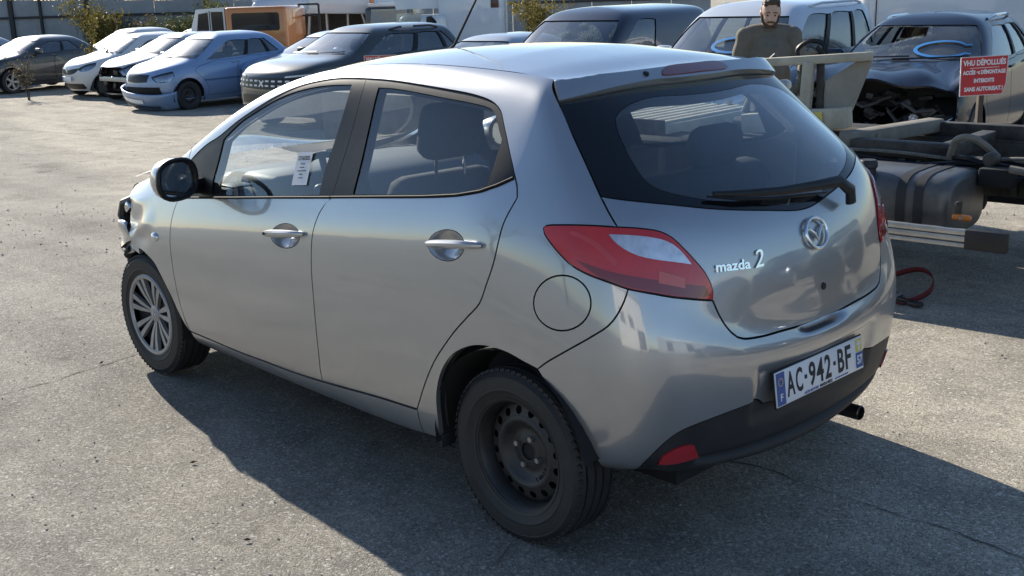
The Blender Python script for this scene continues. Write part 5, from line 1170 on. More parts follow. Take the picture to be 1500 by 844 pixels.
# ---------------- wrecked blue black SUV
p=dict(W=1.89,xf=2.22,xr=-2.3,H=1.63,hood_z=.92,cowl=(.98,1.08),header=(.12,1.53),tail=(-1.75,1.50),rglass=(-2.1,1.12),belt=(1.03,1.12),roofw=1.26,axles=(1.36,-1.45),R=.35,bow=.30,windows=[(4.0,7.4),(7.6,9.7),(9.85,10.8)],redge=.935,clear=.22)
def wreckdisp(u,vv):
    u=np.asarray(u);vv=np.asarray(vv); k=np.clip((6.0-vv)/1.2,0,1)*np.clip((3.6-np.abs(u))/1.0,0,1)*np.clip((vv-3.6)/.5,0,1)
    return k*(.05*np.sin(2.3*u+1.1)+.04*np.sin(4.1*u+2*vv)+.02)
p['disp']=wreckdisp
front=[(-3.2,.2),(0,.2),(2.55,.2),(2.7,2.0),(2.75,3.4),(2.3,3.9),(1.0,4.15),(0,4.1),(-1.2,4.2),(-2.5,3.9),(-3.2,2.6)]
v=Veh('wrecked_suv','blue black SUV with a torn off front, buckled bonnet and broken windscreen','car',p,BLACKBLUE,put(3.95,-9.9),101,VROW,wscreen=False,extra_hole=[[(-2.72,6.12),(-1.5,6.10),(0,6.09),(1.5,6.10),(2.72,6.12),(2.62,7.2),(2.45,7.86),(1.2,7.9),(0,7.91),(-1.2,7.9),(-2.45,7.86),(-2.62,7.2)],front],style='five')
hole=[(-2.0,7.0),(-1.4,6.82),(-.75,6.95),(-.15,7.25),(.25,7.3),(.2,7.82),(-1.0,7.84),(-2.1,7.8)]
panel(v.S,'windscreen',v.ws,DUSTYGLASS,v.root,holes=[hole],gap=0,flange=0,off=-.012,grid=(.3,.3),sc=(.27,.13),raw=False)
ring=[(-2.15,6.95),(-1.45,6.72),(-.7,6.86),(-.05,7.17),(.42,7.25),(.33,7.86),(-1.0,7.88),(-2.25,7.85)]
panel(v.S,'crackled_area',ring,CRK,v.root,holes=[hole],gap=0,flange=0,off=-.006,grid=(.3,.3),sc=(.27,.13))
panel(v.S,'crackled_area',[(-2.7,6.15),(-1.2,6.12),(-.3,6.4),(.2,6.9),(-.6,6.8),(-1.4,6.65),(-2.2,6.9),(-2.66,7.0)],CRK,v.root,gap=0,flange=0,off=-.005,grid=(.3,.3),sc=(.27,.13))
paint_mark(v,1.0,6.66,.85,.36); v.mirrors(BLACKBLUE,sides=(-1,)); v.wipers(); v.roof_rails(CHROME,4.5,10.8)
rnd=random.Random(11); m=MB()
for k in range(60):
    c=Vector((1.45+rnd.uniform(-.35,.55),rnd.uniform(-.8,.75),rnd.uniform(.25,.86))); m.rbox(c,(rnd.uniform(.03,.16),rnd.uniform(.03,.22),rnd.uniform(.02,.10)),.012,Matrix.Rotation(rnd.uniform(-.7,.7),3,'X')@Matrix.Rotation(rnd.uniform(-.5,.5),3,'Z'))
for k in range(34):
    a=Vector((1.6+rnd.uniform(-.1,.4),rnd.uniform(-.75,.7),rnd.uniform(.3,.85))); b=a+Vector((rnd.uniform(-.1,.2),rnd.uniform(-.4,.4),rnd.uniform(-.25,.1))); m.tube([a,(a+b)/2+Vector((.06,0,-.05)),b],rnd.uniform(.008,.025),6)
o=m.build('exposed_engine_bay',varied('greasy_dark',(.010,.011,.013),(.05,.05,.052),9,(.3,.7)),v.root,40); o['kind']='stuff'
MB().tube([(1.95,.05,.26),(2.02,.35,.34),(1.9,.72,.55),(1.75,.86,.66)],.035,8,flat=.5).build('bumper_strip',CHROME,v.root)
MB().add([(2.05,-.15,.38),(2.08,.12,.22),(2.0,.2,.26),(1.95,-.05,.36)],[(0,1,2,3)]).build('bent_trim',GREYBAR,v.root)
MB().lathe([(0,.0),(.03,.01),(.045,.03),(.05,.05)],18,'x',(1.86,.42,.60)).build('headlamp_lens',CLEARLENS,v.root)
MB().rbox((1.75,-.2,.40),(.05,1.3,.12),.02,Matrix.Rotation(.12,3,'X')).build('crash_beam',varied('beam_black',(.02,.022,.03),(.04,.042,.05),8,(.3,.5)),v.root)
MB().tube([(1.70,.4,.45),(1.95,.55,.40),(1.9,.75,.36)],.022,6).build('bent_rod',mat('bent_tan',(.30,.25,.2),.6),v.root)
# ------------------------------------------------------------------ wall, big vans, plants
def basis(s,t,z=None): 
    q=st(s,t,z); return Matrix(((VR.x,VD.x,0,q.x),(VR.y,VD.y,0,q.y),(0,0,1,q.z),(0,0,0,1)))
SHEET=varied('grey_sheet_wall',(.22,.24,.26),(.34,.355,.37),1.2,(.6,.85)); POST=mat('dark_post',(.04,.042,.045),.6,.4)
wall=thing('sheet_wall','tall pale grey sheet wall with dark posts and a rail behind the parked cars','wall',tuple(st(45,-12)))
wall.rotation_euler=(0,math.radians(0),math.atan2(VR.y,VR.x))
zb=-.02; n=0
for k in range(22):
    x=-14+k*1.55; h=2.56-.026*(x+8)*1.0
    MB().box((x+.775,0,h/2),(1.53,.05+.012*(k%2),h)).build('panel',SHEET,wall)
for x,w in ((-7.15,.16),(-6.0,.08),(-4.2,.14),(.45,.14),(4.6,.14),(8.6,.14),(-11,.14),(13,.14)): MB().box((x,-.12,1.28),(w,.14,2.56)).build('post',POST,wall)
MB().box((3,-.08,1.88),(34,.06,.09)).build('rail',POST,wall)
# leaf clouds
def leaf_mesh(name,pts,size,seed,ml,squash=.6):
    rnd=random.Random(seed); vs=[];fs=[]
    for p in pts:
        a=Vector((rnd.gauss(0,1),rnd.gauss(0,1),rnd.gauss(0,1))).normalized(); b=a.orthogonal().normalized(); b=Quaternion(a,rnd.uniform(0,6.28))@b; c=a.cross(b); s=size*rnd.uniform(.6,1.4); i=len(vs); p=Vector(p)
        vs+=[p-b*s,p+c*s*squash*.5+a*s*.15,p+b*s,p-c*s*squash*.5+a*s*.15]; fs.append((i,i+1,i+2,i+3))
    me=bpy.data.meshes.new(name); me.from_pydata([tuple(v) for v in vs],[],fs); me.update(); me.materials.append(ml); return me
def leafmat(name,c1,c2):
    m=mat(name,c1,.6); N,L,b=nodes(m); g=N.new('ShaderNodeNewGeometry'); r=N.new('ShaderNodeValToRGB'); r.color_ramp.elements[0].color=(*c1,1); r.color_ramp.elements[1].color=(*c2,1)
    L.new(g.outputs['Random Per Island'],r.inputs[0]); L.new(r.outputs[0],b.inputs['Base Color'])
    tl=N.new('ShaderNodeBsdfTranslucent'); L.new(r.outputs[0],tl.inputs[0]); mx=N.new('ShaderNodeMixShader'); mx.inputs[0].default_value=.35; L.new(b.outputs[0],mx.inputs[1]); L.new(tl.outputs[0],mx.inputs[2]); L.new(mx.outputs[0],N['Material Output'].inputs[0]); return m
LEAFY=leafmat('leaf_yellow_green',(.09,.085,.02),(.26,.20,.04)); LEAFD=leafmat('leaf_dry_brown',(.07,.06,.035),(.17,.13,.07)); LEAFG=leafmat('leaf_green',(.05,.07,.02),(.14,.14,.05)); BARK=varied('bark',(.05,.04,.03),(.10,.085,.07),20,(.8,.95))
def shrub(name,label,s,t,h,w,n,size,ml,seed,cat='bush',group=None,stems=6):
    root=thing(name,label,cat,tuple(st(s,t)),0,group); rnd=random.Random(seed); m=MB(); pts=[]
    for k in range(stems):
        a=rnd.uniform(0,6.28); r=w*.5*rnd.uniform(.1,.9); top=Vector((r*math.cos(a),r*math.sin(a),h*rnd.uniform(.6,1.0))); mid=Vector((top.x*.35+rnd.gauss(0,.05),top.y*.35,top.z*.5)); path=[Vector((top.x*.08,top.y*.08,-.05)),mid,top]
        m.tube(path,[.012*h/2+.006,.010*h/2+.004,.003],5)
        for q in range(5):
            f=rnd.uniform(.3,.95); b=path[0].lerp(mid,f*2) if f<.5 else mid.lerp(top,f*2-1); e=b+Vector((rnd.gauss(0,w*.16),rnd.gauss(0,w*.16),rnd.uniform(.05,.22)*h)); m.tube([b,e],[.008,.003],4)
            for j in range(int(n/stems/6)):
                c=b.lerp(e,rnd.uniform(.2,1.1)); pts.append(c+Vector((rnd.gauss(0,.07*w),rnd.gauss(0,.07*w),rnd.gauss(0,.05*h))))
        for j in range(int(n/stems/6)):
            pts.append(mid.lerp(top,rnd.uniform(0,1.05))+Vector((rnd.gauss(0,.06*w),rnd.gauss(0,.06*w),rnd.gauss(0,.05*h))))
    m.build('stem',BARK,root); link('foliage',leaf_mesh('foliage',pts,size,seed,ml),None,root); return root
shrub('yellowing_bush','tall yellow green bush standing against the grey wall behind the white car',43,-15.0,2.4,2.7,4600,.075,LEAFY,1,stems=9)
shrub('dry_bush','dull brown bush low against the wall right of the yellow bush',43.4,-13.6,1.9,2.6,3200,.07,LEAFD,2,stems=9)
shrub('dry_bush','wide olive bush against the wall above the silver car roofs',43,-11.7,2.3,3.2,5200,.075,LEAFG,3,stems=10)
shrub('weed_plant','thin weedy sapling in front of the dark grey hatchback',27.2,-11.45,1.15,.9,260,.04,LEAFD,4,'plant',stems=3)
shrub('weed_plant','tall leafy sapling between the dark hatchback and the white one',29.5,-10.7,1.85,.55,420,.055,LEAFY,5,'plant',stems=3)
shrub('thin_sapling','slim sapling by the wall to the right of the leafy sapling',38,-12.75,2.1,.5,200,.06,LEAFD,9,'plant',stems=3)
shrub('dry_bush','brown and yellow bush behind the navy van and the box van',38,1.4,2.0,2.6,1800,.075,LEAFY,6)
# treetops beyond the wall
for k,(t,h,w,ml) in enumerate(((-21,3.3,4.5,LEAFG),(-16.5,3.2,4.5,LEAFD),(-12.5,3.2,4.5,LEAFG),(-8.5,3.0,4.2,LEAFY))):
    shrub('hedge_bush',['dark green','brown','olive green','yellow green'][k]+' hedge top showing over the wall, number %s from the left'%['one','two','three','four'][k],47,t,h,w,3400,.10,ml,20+k,stems=12)
# ---- orange and white crew van
van=thing('crew_van','white crew van with an orange rear body and a wide dark side window','van',tuple(st(31,-7.0))); van.rotation_euler=(0,0,math.atan2(-VR.y,-VR.x)+math.radians(-6))   # x forward = picture left, y = towards the viewer
def vbox(c,d,m,name,r=.05): return MB().rbox(c,d,r,None,3).build(name,m,van)
vbox((-.62,0,1.25),(1.66,1.85,1.56),ORANGE,'rear_body',.09); vbox((.75,0,.70),(1.1,1.83,.75),WHITE,'front_body',.08)
MB().prism([(.215,1.0),(1.30,1.0),(1.22,1.30),(.98,2.0),(.215,2.04)],'y',-.88,.88).build('cab',WHITE,van,20)
vbox((1.60,0,.62),(.8,1.75,.62),WHITE,'bonnet',.12); vbox((-.9,0,.42),(1.6,1.7,.35),SILV2,'lower_body',.04)
DKW=mat('dark_window',(.015,.017,.02),.05)
for k in range(5): MB().box((-.62,-.928,.62+.17*k),(1.5,.012,.018)).build('body_rib',mat('orange_rib',(.40,.12,.015),.5),van)
for sg in (1,-1):
    def W_(poly,y,m=GLASSB): 
        a,b=(y,y+.014) if sg>0 else (-y-.014,-y)
        MB().prism(poly,'y',a,b).build('window',m,van)
    W_([(.66,1.30),(1.02,1.30),(.92,1.88),(.66,1.92)],.872,DKW); W_([(.26,1.30),(.58,1.30),(.58,1.93),(.26,1.93)],.872,DKW)
    W_([(-1.22,1.42),(-.02,1.42),(.02,1.47),(.02,1.83),(-.02,1.88),(-1.22,1.88),(-1.26,1.83),(-1.26,1.47)],.918,DKW)
    MB().box((.62,sg*.886,1.3),(.02,.012,1.3)).build('door_seam',UNDER,van)
MB().prism([(1.30,1.04),(1.31,1.05),(1.005,1.97),(.995,1.96)],'y',-.76,.76).build('windscreen',GLASSB,van)
MB().rbox((1.25,1.0,1.36),(.10,.16,.22),.04).build('door_mirror',BLACKTRIM,van)
for ax in (1.35,-.9):
    for sg in (1,-1): bg_wheel(.32,'steel',van,(ax,sg*.78,.32),sg<0)
# steel rack at the tail of the crew van
rk=MB(); 
for x in (0,.55): rk.cyl((x,0,0),(x,0,2.05),.03,6)
for z in (1.2,1.75,2.05): rk.cyl((0,0,z),(.55,0,z),.025,6)
o=rk.build('steel_rack',POST); o.matrix_world=basis(31.5,-5.6); tag(o,'dark steel rack standing behind the orange van','rack')
# ---- tilted recovery flatbed with its cab and beacons
tk=thing('recovery_truck','white recovery truck with a raised flatbed and orange beacons','truck',tuple(st(38,-5.2))); tk.rotation_euler=(0,0,math.atan2(VR.y,VR.x))
m=MB(); rt=Matrix.Rotation(math.radians(2),3,'Y'); MB().rbox((-.2,.4,2.05),(5.4,2.3,.62),.06,rt).build('flatbed',WHITE,tk); MB().rbox((-2.0,.2,2.0),(1.9,2.4,.70),.3,Matrix.Rotation(math.radians(-8),3,'Y'),3).build('wind_deflector',ICE,tk)
MB().box((-.3,1.6,.95),(5.2,.1,1.6)).build('shade_backdrop',varied('backdrop_dark',(.05,.047,.043),(.10,.095,.09),2,(.8,.95)),tk)  # dark sheet added to stand for the shade beneath the raised bed
for x0,x1 in ((-1.9,-1.2),(-1.15,-1.3),(-.6,-.6),(.1,.05),(.55,.95)): MB().tube([(x0,-.3,1.75),(x1,-.3,.35)],.05,6).build('strut',GREYBAR,tk)
MB().rbox((1.55,-.6,1.05),(1.55,1.6,1.75),.12,None,3).build('cab',DGREY,tk)
MB().prism([(.92,1.2),(2.2,1.2),(2.12,1.85),(1.0,1.85)],'y',-1.43,-1.40).build('windscreen',GLASSB,tk)
MB().rbox((1.6,-.7,1.98),(1.45,1.2,.12),.04).build('cab_roof',WHITE,tk); MB().box((2.28,-1.0,1.5),(.10,.3,.8)).build('pillar',YELLOW,tk)
for x in (.98,2.2):
    b=MB().lathe([(0,.17),(.06,.165),(.075,.13),(.075,.02),(.05,0),(0,0)],16,'z',(x,-1.0,2.04)).build('beacon',mat('amber_lens',(.65,.16,.01),.2,coat=1),tk)
for x in (-1.6,1.5):
    for y in (-1.1,.9): o=bg_wheel(.42,'steel',tk,(x,y,.42)); 
# ---- white box van with cab
bv=thing('box_van','white box van with a tall body and a small brown window high on its side','van',tuple(st(30,-1.2))); bv.rotation_euler=(0,0,math.atan2(VR.y,VR.x))
MB().rbox((.42,1.2,1.75),(1.75,4.2,2.6),.06).build('box_body',ICE,bv); MB().prism([(-1.55,1.85),(-.40,1.85),(-.40,2.7),(-1.45,2.7),(-1.62,2.2)],'y',-.55,1.2).build('over_cab',ICE,bv,20)
MB().rbox((-.85,-.2,.95),(1.2,1.8,1.5),.15,None,3).build('cab',WHITE,bv); MB().prism([(-1.50,1.25),(-.98,1.25),(-.85,1.76),(-1.48,1.76)],'y',-1.13,-1.10).build('windscreen',GLASSB,bv)
MB().prism([(-.78,1.22),(-.50,1.22),(-.50,1.55),(-.62,1.68),(-.74,1.66)],'y',-1.13,-1.10).build('window',DKW,bv)
MB().rbox((.98,-.91,1.95),(.20,.03,.24),.01).build('window',mat('brown_window',(.10,.04,.03),.2),bv); MB().box((1.27,-.92,1.5),(.05,.04,2.3)).build('corner_strip',GREYBAR,bv)
for x in (-.9,.9):
    for y in (-.6,2.4): bg_wheel(.34,'steel',bv,(x,y,.34))
# ---- large white van on the right, behind the wreck
lv=thing('large_van','large smooth white van filling the top right corner behind the wrecked SUV','van',tuple(st(19.5,8.3))); lv.rotation_euler=(0,0,math.atan2(VR.y,VR.x))
MB().rbox((.55,1.1,1.45),(5.4,2.0,2.35),.22,None,4).build('body',ICE,lv); MB().box((-1.95,.085,1.5),(.012,.02,2.0)).build('door_seam',UNDER,lv); MB().rbox((.6,.08,.75),(5.0,.05,.12),.02).build('rub_strip',PLASTIC,lv)
for x in (-1.3,2.2): bg_wheel(.36,'steel',lv,(x,.28,.36)); bg_wheel(.36,'steel',lv,(x,1.95,.36))
# ------------------------------------------------------------------ truck frame beside the hatchback
FRAME=varied('frame_steel_dusty',(.022,.021,.021),(.12,.105,.088),9,(.5,.8),metal=.3); TAN=varied('dirty_cream_paint',(.36,.32,.24),(.58,.53,.42),6,(.45,.7)); TANK=varied('tank_grey',(.08,.08,.082),(.17,.165,.155),4,(.28,.5),metal=.3,bump=.08,bscale=60); ALU=varied('guard_aluminium',(.42,.42,.41),(.62,.61,.58),8,(.3,.5),metal=.6)
HOSEKK=varied('pipe_dusty',(.10,.095,.08),(.22,.20,.17),25,(.6,.8))
T=thing('truck_chassis','bare truck chassis with fuel tank, side guard and cream headboard, cab removed','truck',(.2,-2.62,gz(.2,-2.62)))
T.rotation_euler=(0,0,math.radians(5))
# local: x forward (picture left), y away is negative
def tb(c,d,m,name,r=.012,rot=None,parent=T): return MB().rbox(c,d,r,rot).build(name,m,parent)
# side guard rail with grooves
G_=MB()
for zz,th in ((.372,.026),(.406,.032),(.441,.032)): G_.rbox((1.54,0,zz),(3.28,.035,th),.007)
G_.box((1.54,-.012,.405),(3.28,.012,.09)); gd=G_.build('side_guard',ALU,T); tb((-.20,-.002,.407),(.22,.045,.108),mat('guard_end_black',(.02,.021,.023),.5),'guard_end',.01,None,gd)
MB().tube(smoothpath([(.62,-.05,.35),(.50,-.10,.24),(.45,-.12,.20)]),.022,8).build('guard_bracket',ALU,T)
amb=tb((-.03,-.10,.497),(.105,.03,.034),mat('amber_reflector',(.75,.22,.02),.25,coat=1),'side_marker'); MB().cyl((-.03,-.086,.497),(-.03,-.080,.497),.010,10).build('marker_bulb',CLEARLENS,amb)
tb((.0,-.13,.54),(.03,.05,.08),FRAME,'marker_bracket')
# fuel tank with straps and filler
tk_=MB(); n=16
def tank_sec(x,k): return [(x,-.45+.31*k*math.copysign(abs(math.cos(a))**.5,math.cos(a)),(.515)+.175*k*math.copysign(abs(math.sin(a))**.5,math.sin(a))) for a in [2*math.pi*q/24 for q in range(24)]]
secs=[tank_sec(x,k) for x,k in ((.06,.80),(.075,.93),(.13,1.0),(1.25,1.0),(1.31,.93),(1.33,.80))]
vs=[v for s in secs for v in s]; tk_.add(vs,[(i*24+q,i*24+(q+1)%24,(i+1)*24+(q+1)%24,(i+1)*24+q) for i in range(5) for q in range(24)]+[tuple(range(23,-1,-1)),tuple(5*24+q for q in range(24))])
TK=tk_.build('fuel_tank',TANK,T,50)
for x in (.20,.30,.95): 
    s=tank_sec(x,1.03); s2=tank_sec(x+.05,1.03); MB().add(s+s2,[(q,(q+1)%24,(q+1)%24+24,q+24) for q in range(24)]).build('tank_strap',mat('strap_black',(.02,.02,.022),.6),TK)
MB().lathe([(0,.90),(.045,.90),(.055,.885),(.055,.86),(.047,.85),(.05,.72)],20,'z',(.56,-.22,-.15)).build('filler_cap',PLASTIC,TK)
MB().lathe([(.0,.80),(.075,.80),(.085,.78),(.085,.55),(.07,.53),(0,.53)],20,'z',(.56,-.20,-.14)).build('filler_neck',PLASTIC,TK)
tb((.72,-.38,.697),(.16,.09,.010),mat('tank_dust',(.33,.31,.28),.8),'tank_step'); 
# ladder frame
for yy in (-.85,-1.68):
    m=MB(); m.rbox((1.2,yy,.60),(5.6,.02,.20),.006).rbox((1.2,yy-.03,.70),(5.6,.085,.014),.004).rbox((1.2,yy-.03,.50),(5.6,.085,.014),.004); m.build('frame_rail',FRAME,T)
for x in (2.9,1.95,.75,-.55): tb((x,-1.27,.60),(.10,.82,.14),FRAME,'cross_member')
# open steel box frame bolted on the rails
TANF=varied('frame_top_dusty_sunlit',(.16,.145,.12),(.30,.27,.22),9,(.6,.85))  # frame steel split by colour into dusty sunlit tops and shaded sides
tb((.62,-.82,.735),(.62,.09,.10),FRAME,'top_frame_bar'); tb((.42,-1.75,.75),(1.0,.09,.10),FRAME,'top_frame_bar'); tb((.86,-1.28,.775),(.12,1.0,.09),TANF,'top_frame_cross',.012,Matrix.Rotation(-.20,3,'Z')); tb((.36,-1.2,.73),(.10,.85,.09),FRAME,'top_frame_cross')
MB().tube([(1.95,-1.15,.78),(.85,-1.05,.76)],.055,12).build('cross_pipe',FRAME,T); MB().tube([(1.95,-.95,.70),(.9,-.9,.68)],.03,10).build('cross_pipe',FRAME,T)
tb((-.30,-1.80,.70),(.60,.30,.20),varied('box_cream_grey',(.25,.24,.21),(.38,.36,.32),5,(.6,.85)),'valve_box',.02)
MB().tube(smoothpath([(.30,-.78,.72),(.25,-.73,.82),(.17,-.73,.84),(.10,-.76,.80),(.05,-.85,.72)]),.022,8).build('bent_pipe',TANF,T)
rn=random.Random(3)
for k in range(7):
    x=rn.uniform(-.5,.3); MB().tube(smoothpath([(x,-.8,.70),(x-.15,-.7+rn.uniform(-.06,.1),.64+rn.uniform(-.1,.12)),(x-.4,-.75,.62+rn.uniform(-.05,.08)),(x-.75,-.8,.64)]),rn.uniform(.010,.02),6).build('air_hose',BLACKTRIM,T)
for k in range(8):
    tb((rn.uniform(-.75,.28),-.62+rn.uniform(-.1,.05),rn.uniform(.45,.68)),(rn.uniform(.06,.2),.1,rn.uniform(.05,.14)),[UNDER,FRAME,STEEL][k%3],'brake_valve',.02)
for k in range(16):
    x=1.45-.15*k; MB().cyl((x,-.838,.62),(x,-.842,.62),.016,10).build('rail_hole',UNDER,T)
for k in range(6):
    x=1.25-.33*k; tb((x,-.80,.60),(.05,.05,.17),STEEL,'rail_bracket',.008)
for k in range(9):
    x=1.3-.2*k; MB().cyl((x,-.83,.66),(x,-.80,.66),.012,6).build('bolt',GREYBAR,T)
MB().tube(smoothpath([(1.4,-.72,.66),(.9,-.70,.69),(.5,-.73,.66),(.1,-.70,.70),(-.4,-.74,.66)]),.016,6).build('air_hose',BLACKTRIM,T); MB().tube(smoothpath([(1.4,-.76,.70),(.7,-.74,.725),(.2,-.78,.70),(-.2,-.72,.74),(-.9,-.76,.70)]),.012,6).build('air_hose',HOSEKK,T)
MB().lathe([(0,0),(.035,.0),(.042,.015),(.042,.07),(.035,.085),(0,.085)],16,'y',(.02,-.70,.735)).build('brake_chamber',FRAME,T); MB().lathe([(0,0),(.07,.0),(.08,.02),(.08,.12),(.06,.15),(0,.15)],16,'x',(-.35,-.62,.60)).build('brake_chamber',STEEL,T)
MB().tube(smoothpath([(-.15,-.45,.72),(-.35,-.42,.70),(-.55,-.38,.66),(-.9,-.40,.66)]),.022,8).build('bent_pipe',HOSEKK,T)
flt=MB().lathe([(0,.0),(.075,.0),(.085,.02),(.085,.19),(.06,.21),(.045,.25),(0,.25)],20,'z',(-.46,-.32,.44)).build('oil_canister',varied('canister_grey',(.30,.31,.32),(.42,.43,.43),9,(.4,.6)),T)
tb((-.72,-.08,.56),(.22,.05,.15),WHITE,'white_bracket',.02)
tb((.35,-1.26,.45),(.22,.22,.30),UNDER,'gearbox',.05); MB().tube([(3.2,-1.26,.55),(-1.2,-1.26,.52)],.05,12).build('drive_shaft',UNDER,T)
tb((.2,-1.9,.5),(1.2,.45,.42),UNDER,'battery_box',.03)
for x in (-2.6,3.6):
    for yy in (-.35,-2.15): r=bg_wheel(.48,'steel',T,(x,yy,.48),yy>-1)
MB().cyl((-2.6,-.4,.48),(-2.6,-2.1,.48),.09,12).build('axle',UNDER,T); MB().cyl((3.6,-.4,.48),(3.6,-2.1,.48),.09,12).build('axle',UNDER,T)
# cream headboard on the frame
HB=T
hx=lambda x,y,z:(x,y,z)
def bar(a,b,w,h,m,name,r=.008):
    a=Vector(a);b=Vector(b);d=b-a;rot=d.to_track_quat('X','Z').to_matrix(); return MB().rbox((a+b)/2,(d.length,w,h),r,rot).build(name,m,T)
bar((.90,-.95,1.280),(1.95,-1.0,1.205),.10,.055,TAN,'headboard_beam')
bar((1.32,-.93,.90),(1.30,-.93,1.24),.05,.075,TAN,'headboard_post'); bar((1.23,-.97,.90),(1.24,-.97,1.24),.03,.05,FRAME,'headboard_post'); bar((1.72,-.96,.90),(1.70,-.96,1.20),.03,.035,TAN,'headboard_post'); bar((1.62,-.98,.90),(1.60,-.98,1.20),.05,.03,TAN,'headboard_post')
MB().prism([(1.22,.93),(1.02,.93),(.90,1.25),(.99,1.25),(1.20,1.12)],'y',-1.0,-.97).build('gusset_plate',varied('gusset_grey',(.26,.24,.20),(.38,.35,.29),5,(.5,.75)),T,20)
bar((1.00,-.90,.90),(1.75,-.92,.82),.12,.13,TAN,'headboard_foot'); tb((1.20,-.832,.878),(.11,.008,.10),YELLOW,'yellow_label',.002,Matrix.Rotation(.12,3,'Y'))
MB().prism([(1.30,.985),(1.62,.97),(1.62,1.0),(1.32,1.015)],'y',-1.0,-.9).build('headboard_step',TAN,T)
TANB=varied('deck_pale',(.50,.46,.38),(.68,.64,.55),6,(.5,.8))
# ribbed load deck further along the frame
dk=MB().rbox((3.75,-1.25,.765),(3.1,1.25,.10),.01).build('load_deck',TANB,T)
for k in range(31): MB().rbox((2.25+.1*k,-1.25,.822),(.045,1.23,.025),.008).build('deck_rib',TANB,dk)
tb((3.75,-.61,.77),(3.1,.03,.16),FRAME,'deck_edge')
tb((3.9,-.25,.66),(2.4,.55,.70),FRAME,'shadow_box',.03)  # unseen box added to throw a shadow along the ground
HOSE=varied('hose_dark',(.02,.022,.022),(.07,.065,.055),20,(.5,.7)); HOSEK=varied('hose_khaki',(.10,.095,.07),(.20,.185,.14),25,(.6,.8))
MB().tube(smoothpath([(1.36,-1.12,1.30),(1.42,-1.08,1.20),(1.40,-1.03,1.10),(1.47,-1.0,1.0),(1.52,-.98,.85)],8),0.032,12).build('hydraulic_hose',HOSEK,T)
MB().tube(smoothpath([(1.62,-1.1,1.26),(1.72,-1.06,1.15),(1.75,-1.05,1.05),(1.80,-1.0,.88)]),0.031,10).build('hydraulic_hose',HOSE,T)
MB().tube(smoothpath([(1.28,-1.15,1.27),(1.32,-1.15,1.345),(1.40,-1.12,1.36),(1.47,-1.10,1.31),(1.45,-1.1,1.25),(1.37,-1.12,1.23),(1.31,-1.13,1.27),(1.34,-1.1,1.33)],8),.016,8).build('coiled_hose',BLACKTRIM,T)
tb((1.70,-1.05,.98),(.16,.14,.22),UNDER,'control_valve',.03); tb((1.54,-1.05,1.02),(.09,.10,.18),GREYBAR,'reservoir',.03); tb((1.78,-1.0,1.12),(.05,.05,.12),HOSEK,'lever_grip',.02)
MB().tube([(1.72,-1.05,1.14),(1.62,-1.0,1.24)],.012,6).build('lever',GREYBAR,T)
# ------------------------------------------------------------------ ratchet strap on the ground
RS=thing('ratchet_strap','dark red lashing strap with a black ratchet lying on the ground by the bumper','strap',(.46,-2.66,gz(.46,-2.66))); RS.scale=(.8,.8,.62)
REDWEB=varied('red_webbing',(.10,.012,.016),(.18,.022,.025),40,(.75,.9))
P=[(.22,-.02,.03),(.20,-.20,.13),(.05,-.33,.20),(-.10,-.25,.18),(-.17,-.08,.11),(-.12,.05,.05),(-.06,.06,.03)]
Q=[];
for i in range(len(P)-1):
    for k in range(6):
        t=k/6; a,b,c,d=[Vector(P[max(0,min(len(P)-1,j))]) for j in (i-1,i,i+1,i+2)]
        Q.append(.5*((2*b)+(c-a)*t+(2*a-5*b+4*c-d)*t*t+(-a+3*b-3*c+d)*t**3))
L_=[]
for i,q in enumerate(Q): L_.append([q+Vector((.006*0,.012,.026)),q+Vector((0,-.012,-.026))])
o=MB().grid(L_).build('webbing',REDWEB,RS,80); sm=o.modifiers.new('thickness','SOLIDIFY'); sm.thickness=.004
MB().rbox((.10,.0,.035),(.20,.07,.05),.012,Matrix.Rotation(.25,3,'Z')).rbox((-.02,.05,.035),(.16,.05,.035),.012,Matrix.Rotation(-.2,3,'Z')).build('ratchet_body',STEEL,RS)
MB().rbox((-.15,.09,.03),(.10,.075,.045),.018,Matrix.Rotation(-.3,3,'Z')).build('ratchet_handle',RUBBER,RS); MB().cyl((.02,-.03,.05),(.02,.07,.05),.018,10).build('spindle',GREYBAR,RS)
MB().tube(smoothpath([(.2,.1,.012),(.1,.13,.012),(0,.11,.012),(-.08,.1,.012)]),.022,6,flat=.2).build('loose_web',REDWEB,RS)
# ------------------------------------------------------------------ red warning signs
REDS=varied('sign_red',(.50,.025,.03),(.60,.04,.045),5,(.35,.5))
def sign(label,s,t,zc,w,h,rz,lines,post=True,roll=0):
    r=thing('warning_sign',label,'sign',tuple(st(s,t)),0,'red warning signs on posts'); r.matrix_world=basis(s,t)@Matrix.Rotation(rz,4,'Z')
    b=MB().prism([(-w/2,-h/2),(w*.40,-h/2),(w/2-.01,-h*.22),(w/2,h/2),(-w/2,h/2)],'y',-.004,.004).build('sign_board',WHITE,r); b.matrix_local=Matrix.Translation((0,-.04,zc))@Matrix.Rotation(roll,4,'Y')
    k=.965; MB().prism([(-w/2*k,-h/2*k),(w*.40*k,-h/2*k),((w/2-.01)*k,-h*.22),(w/2*k,h/2*k),(-w/2*k,h/2*k)],'y',-.0055,-.0042).build('red_face',REDS,b)
    for tx,y,sz,sx in lines:
        o=link('lettering',text_mesh(tx,sz,.0003,.0026,sx),WHITEINK,b); o.matrix_local=Matrix(((1,0,0,0),(0,0,-1,-.0062),(0,1,0,y),(0,0,0,1)))
    MB().box((0,-.0062,.078),(w*.62,.0006,.005)).build('rule_line',WHITEINK,b)
    MB().box((0,0,(zc+h/2-.05)/2),(.05,.05,zc+h/2-.05)).build('post',varied('rusty_post',(.06,.045,.035),(.12,.09,.07),15,(.7,.9)),r); return r
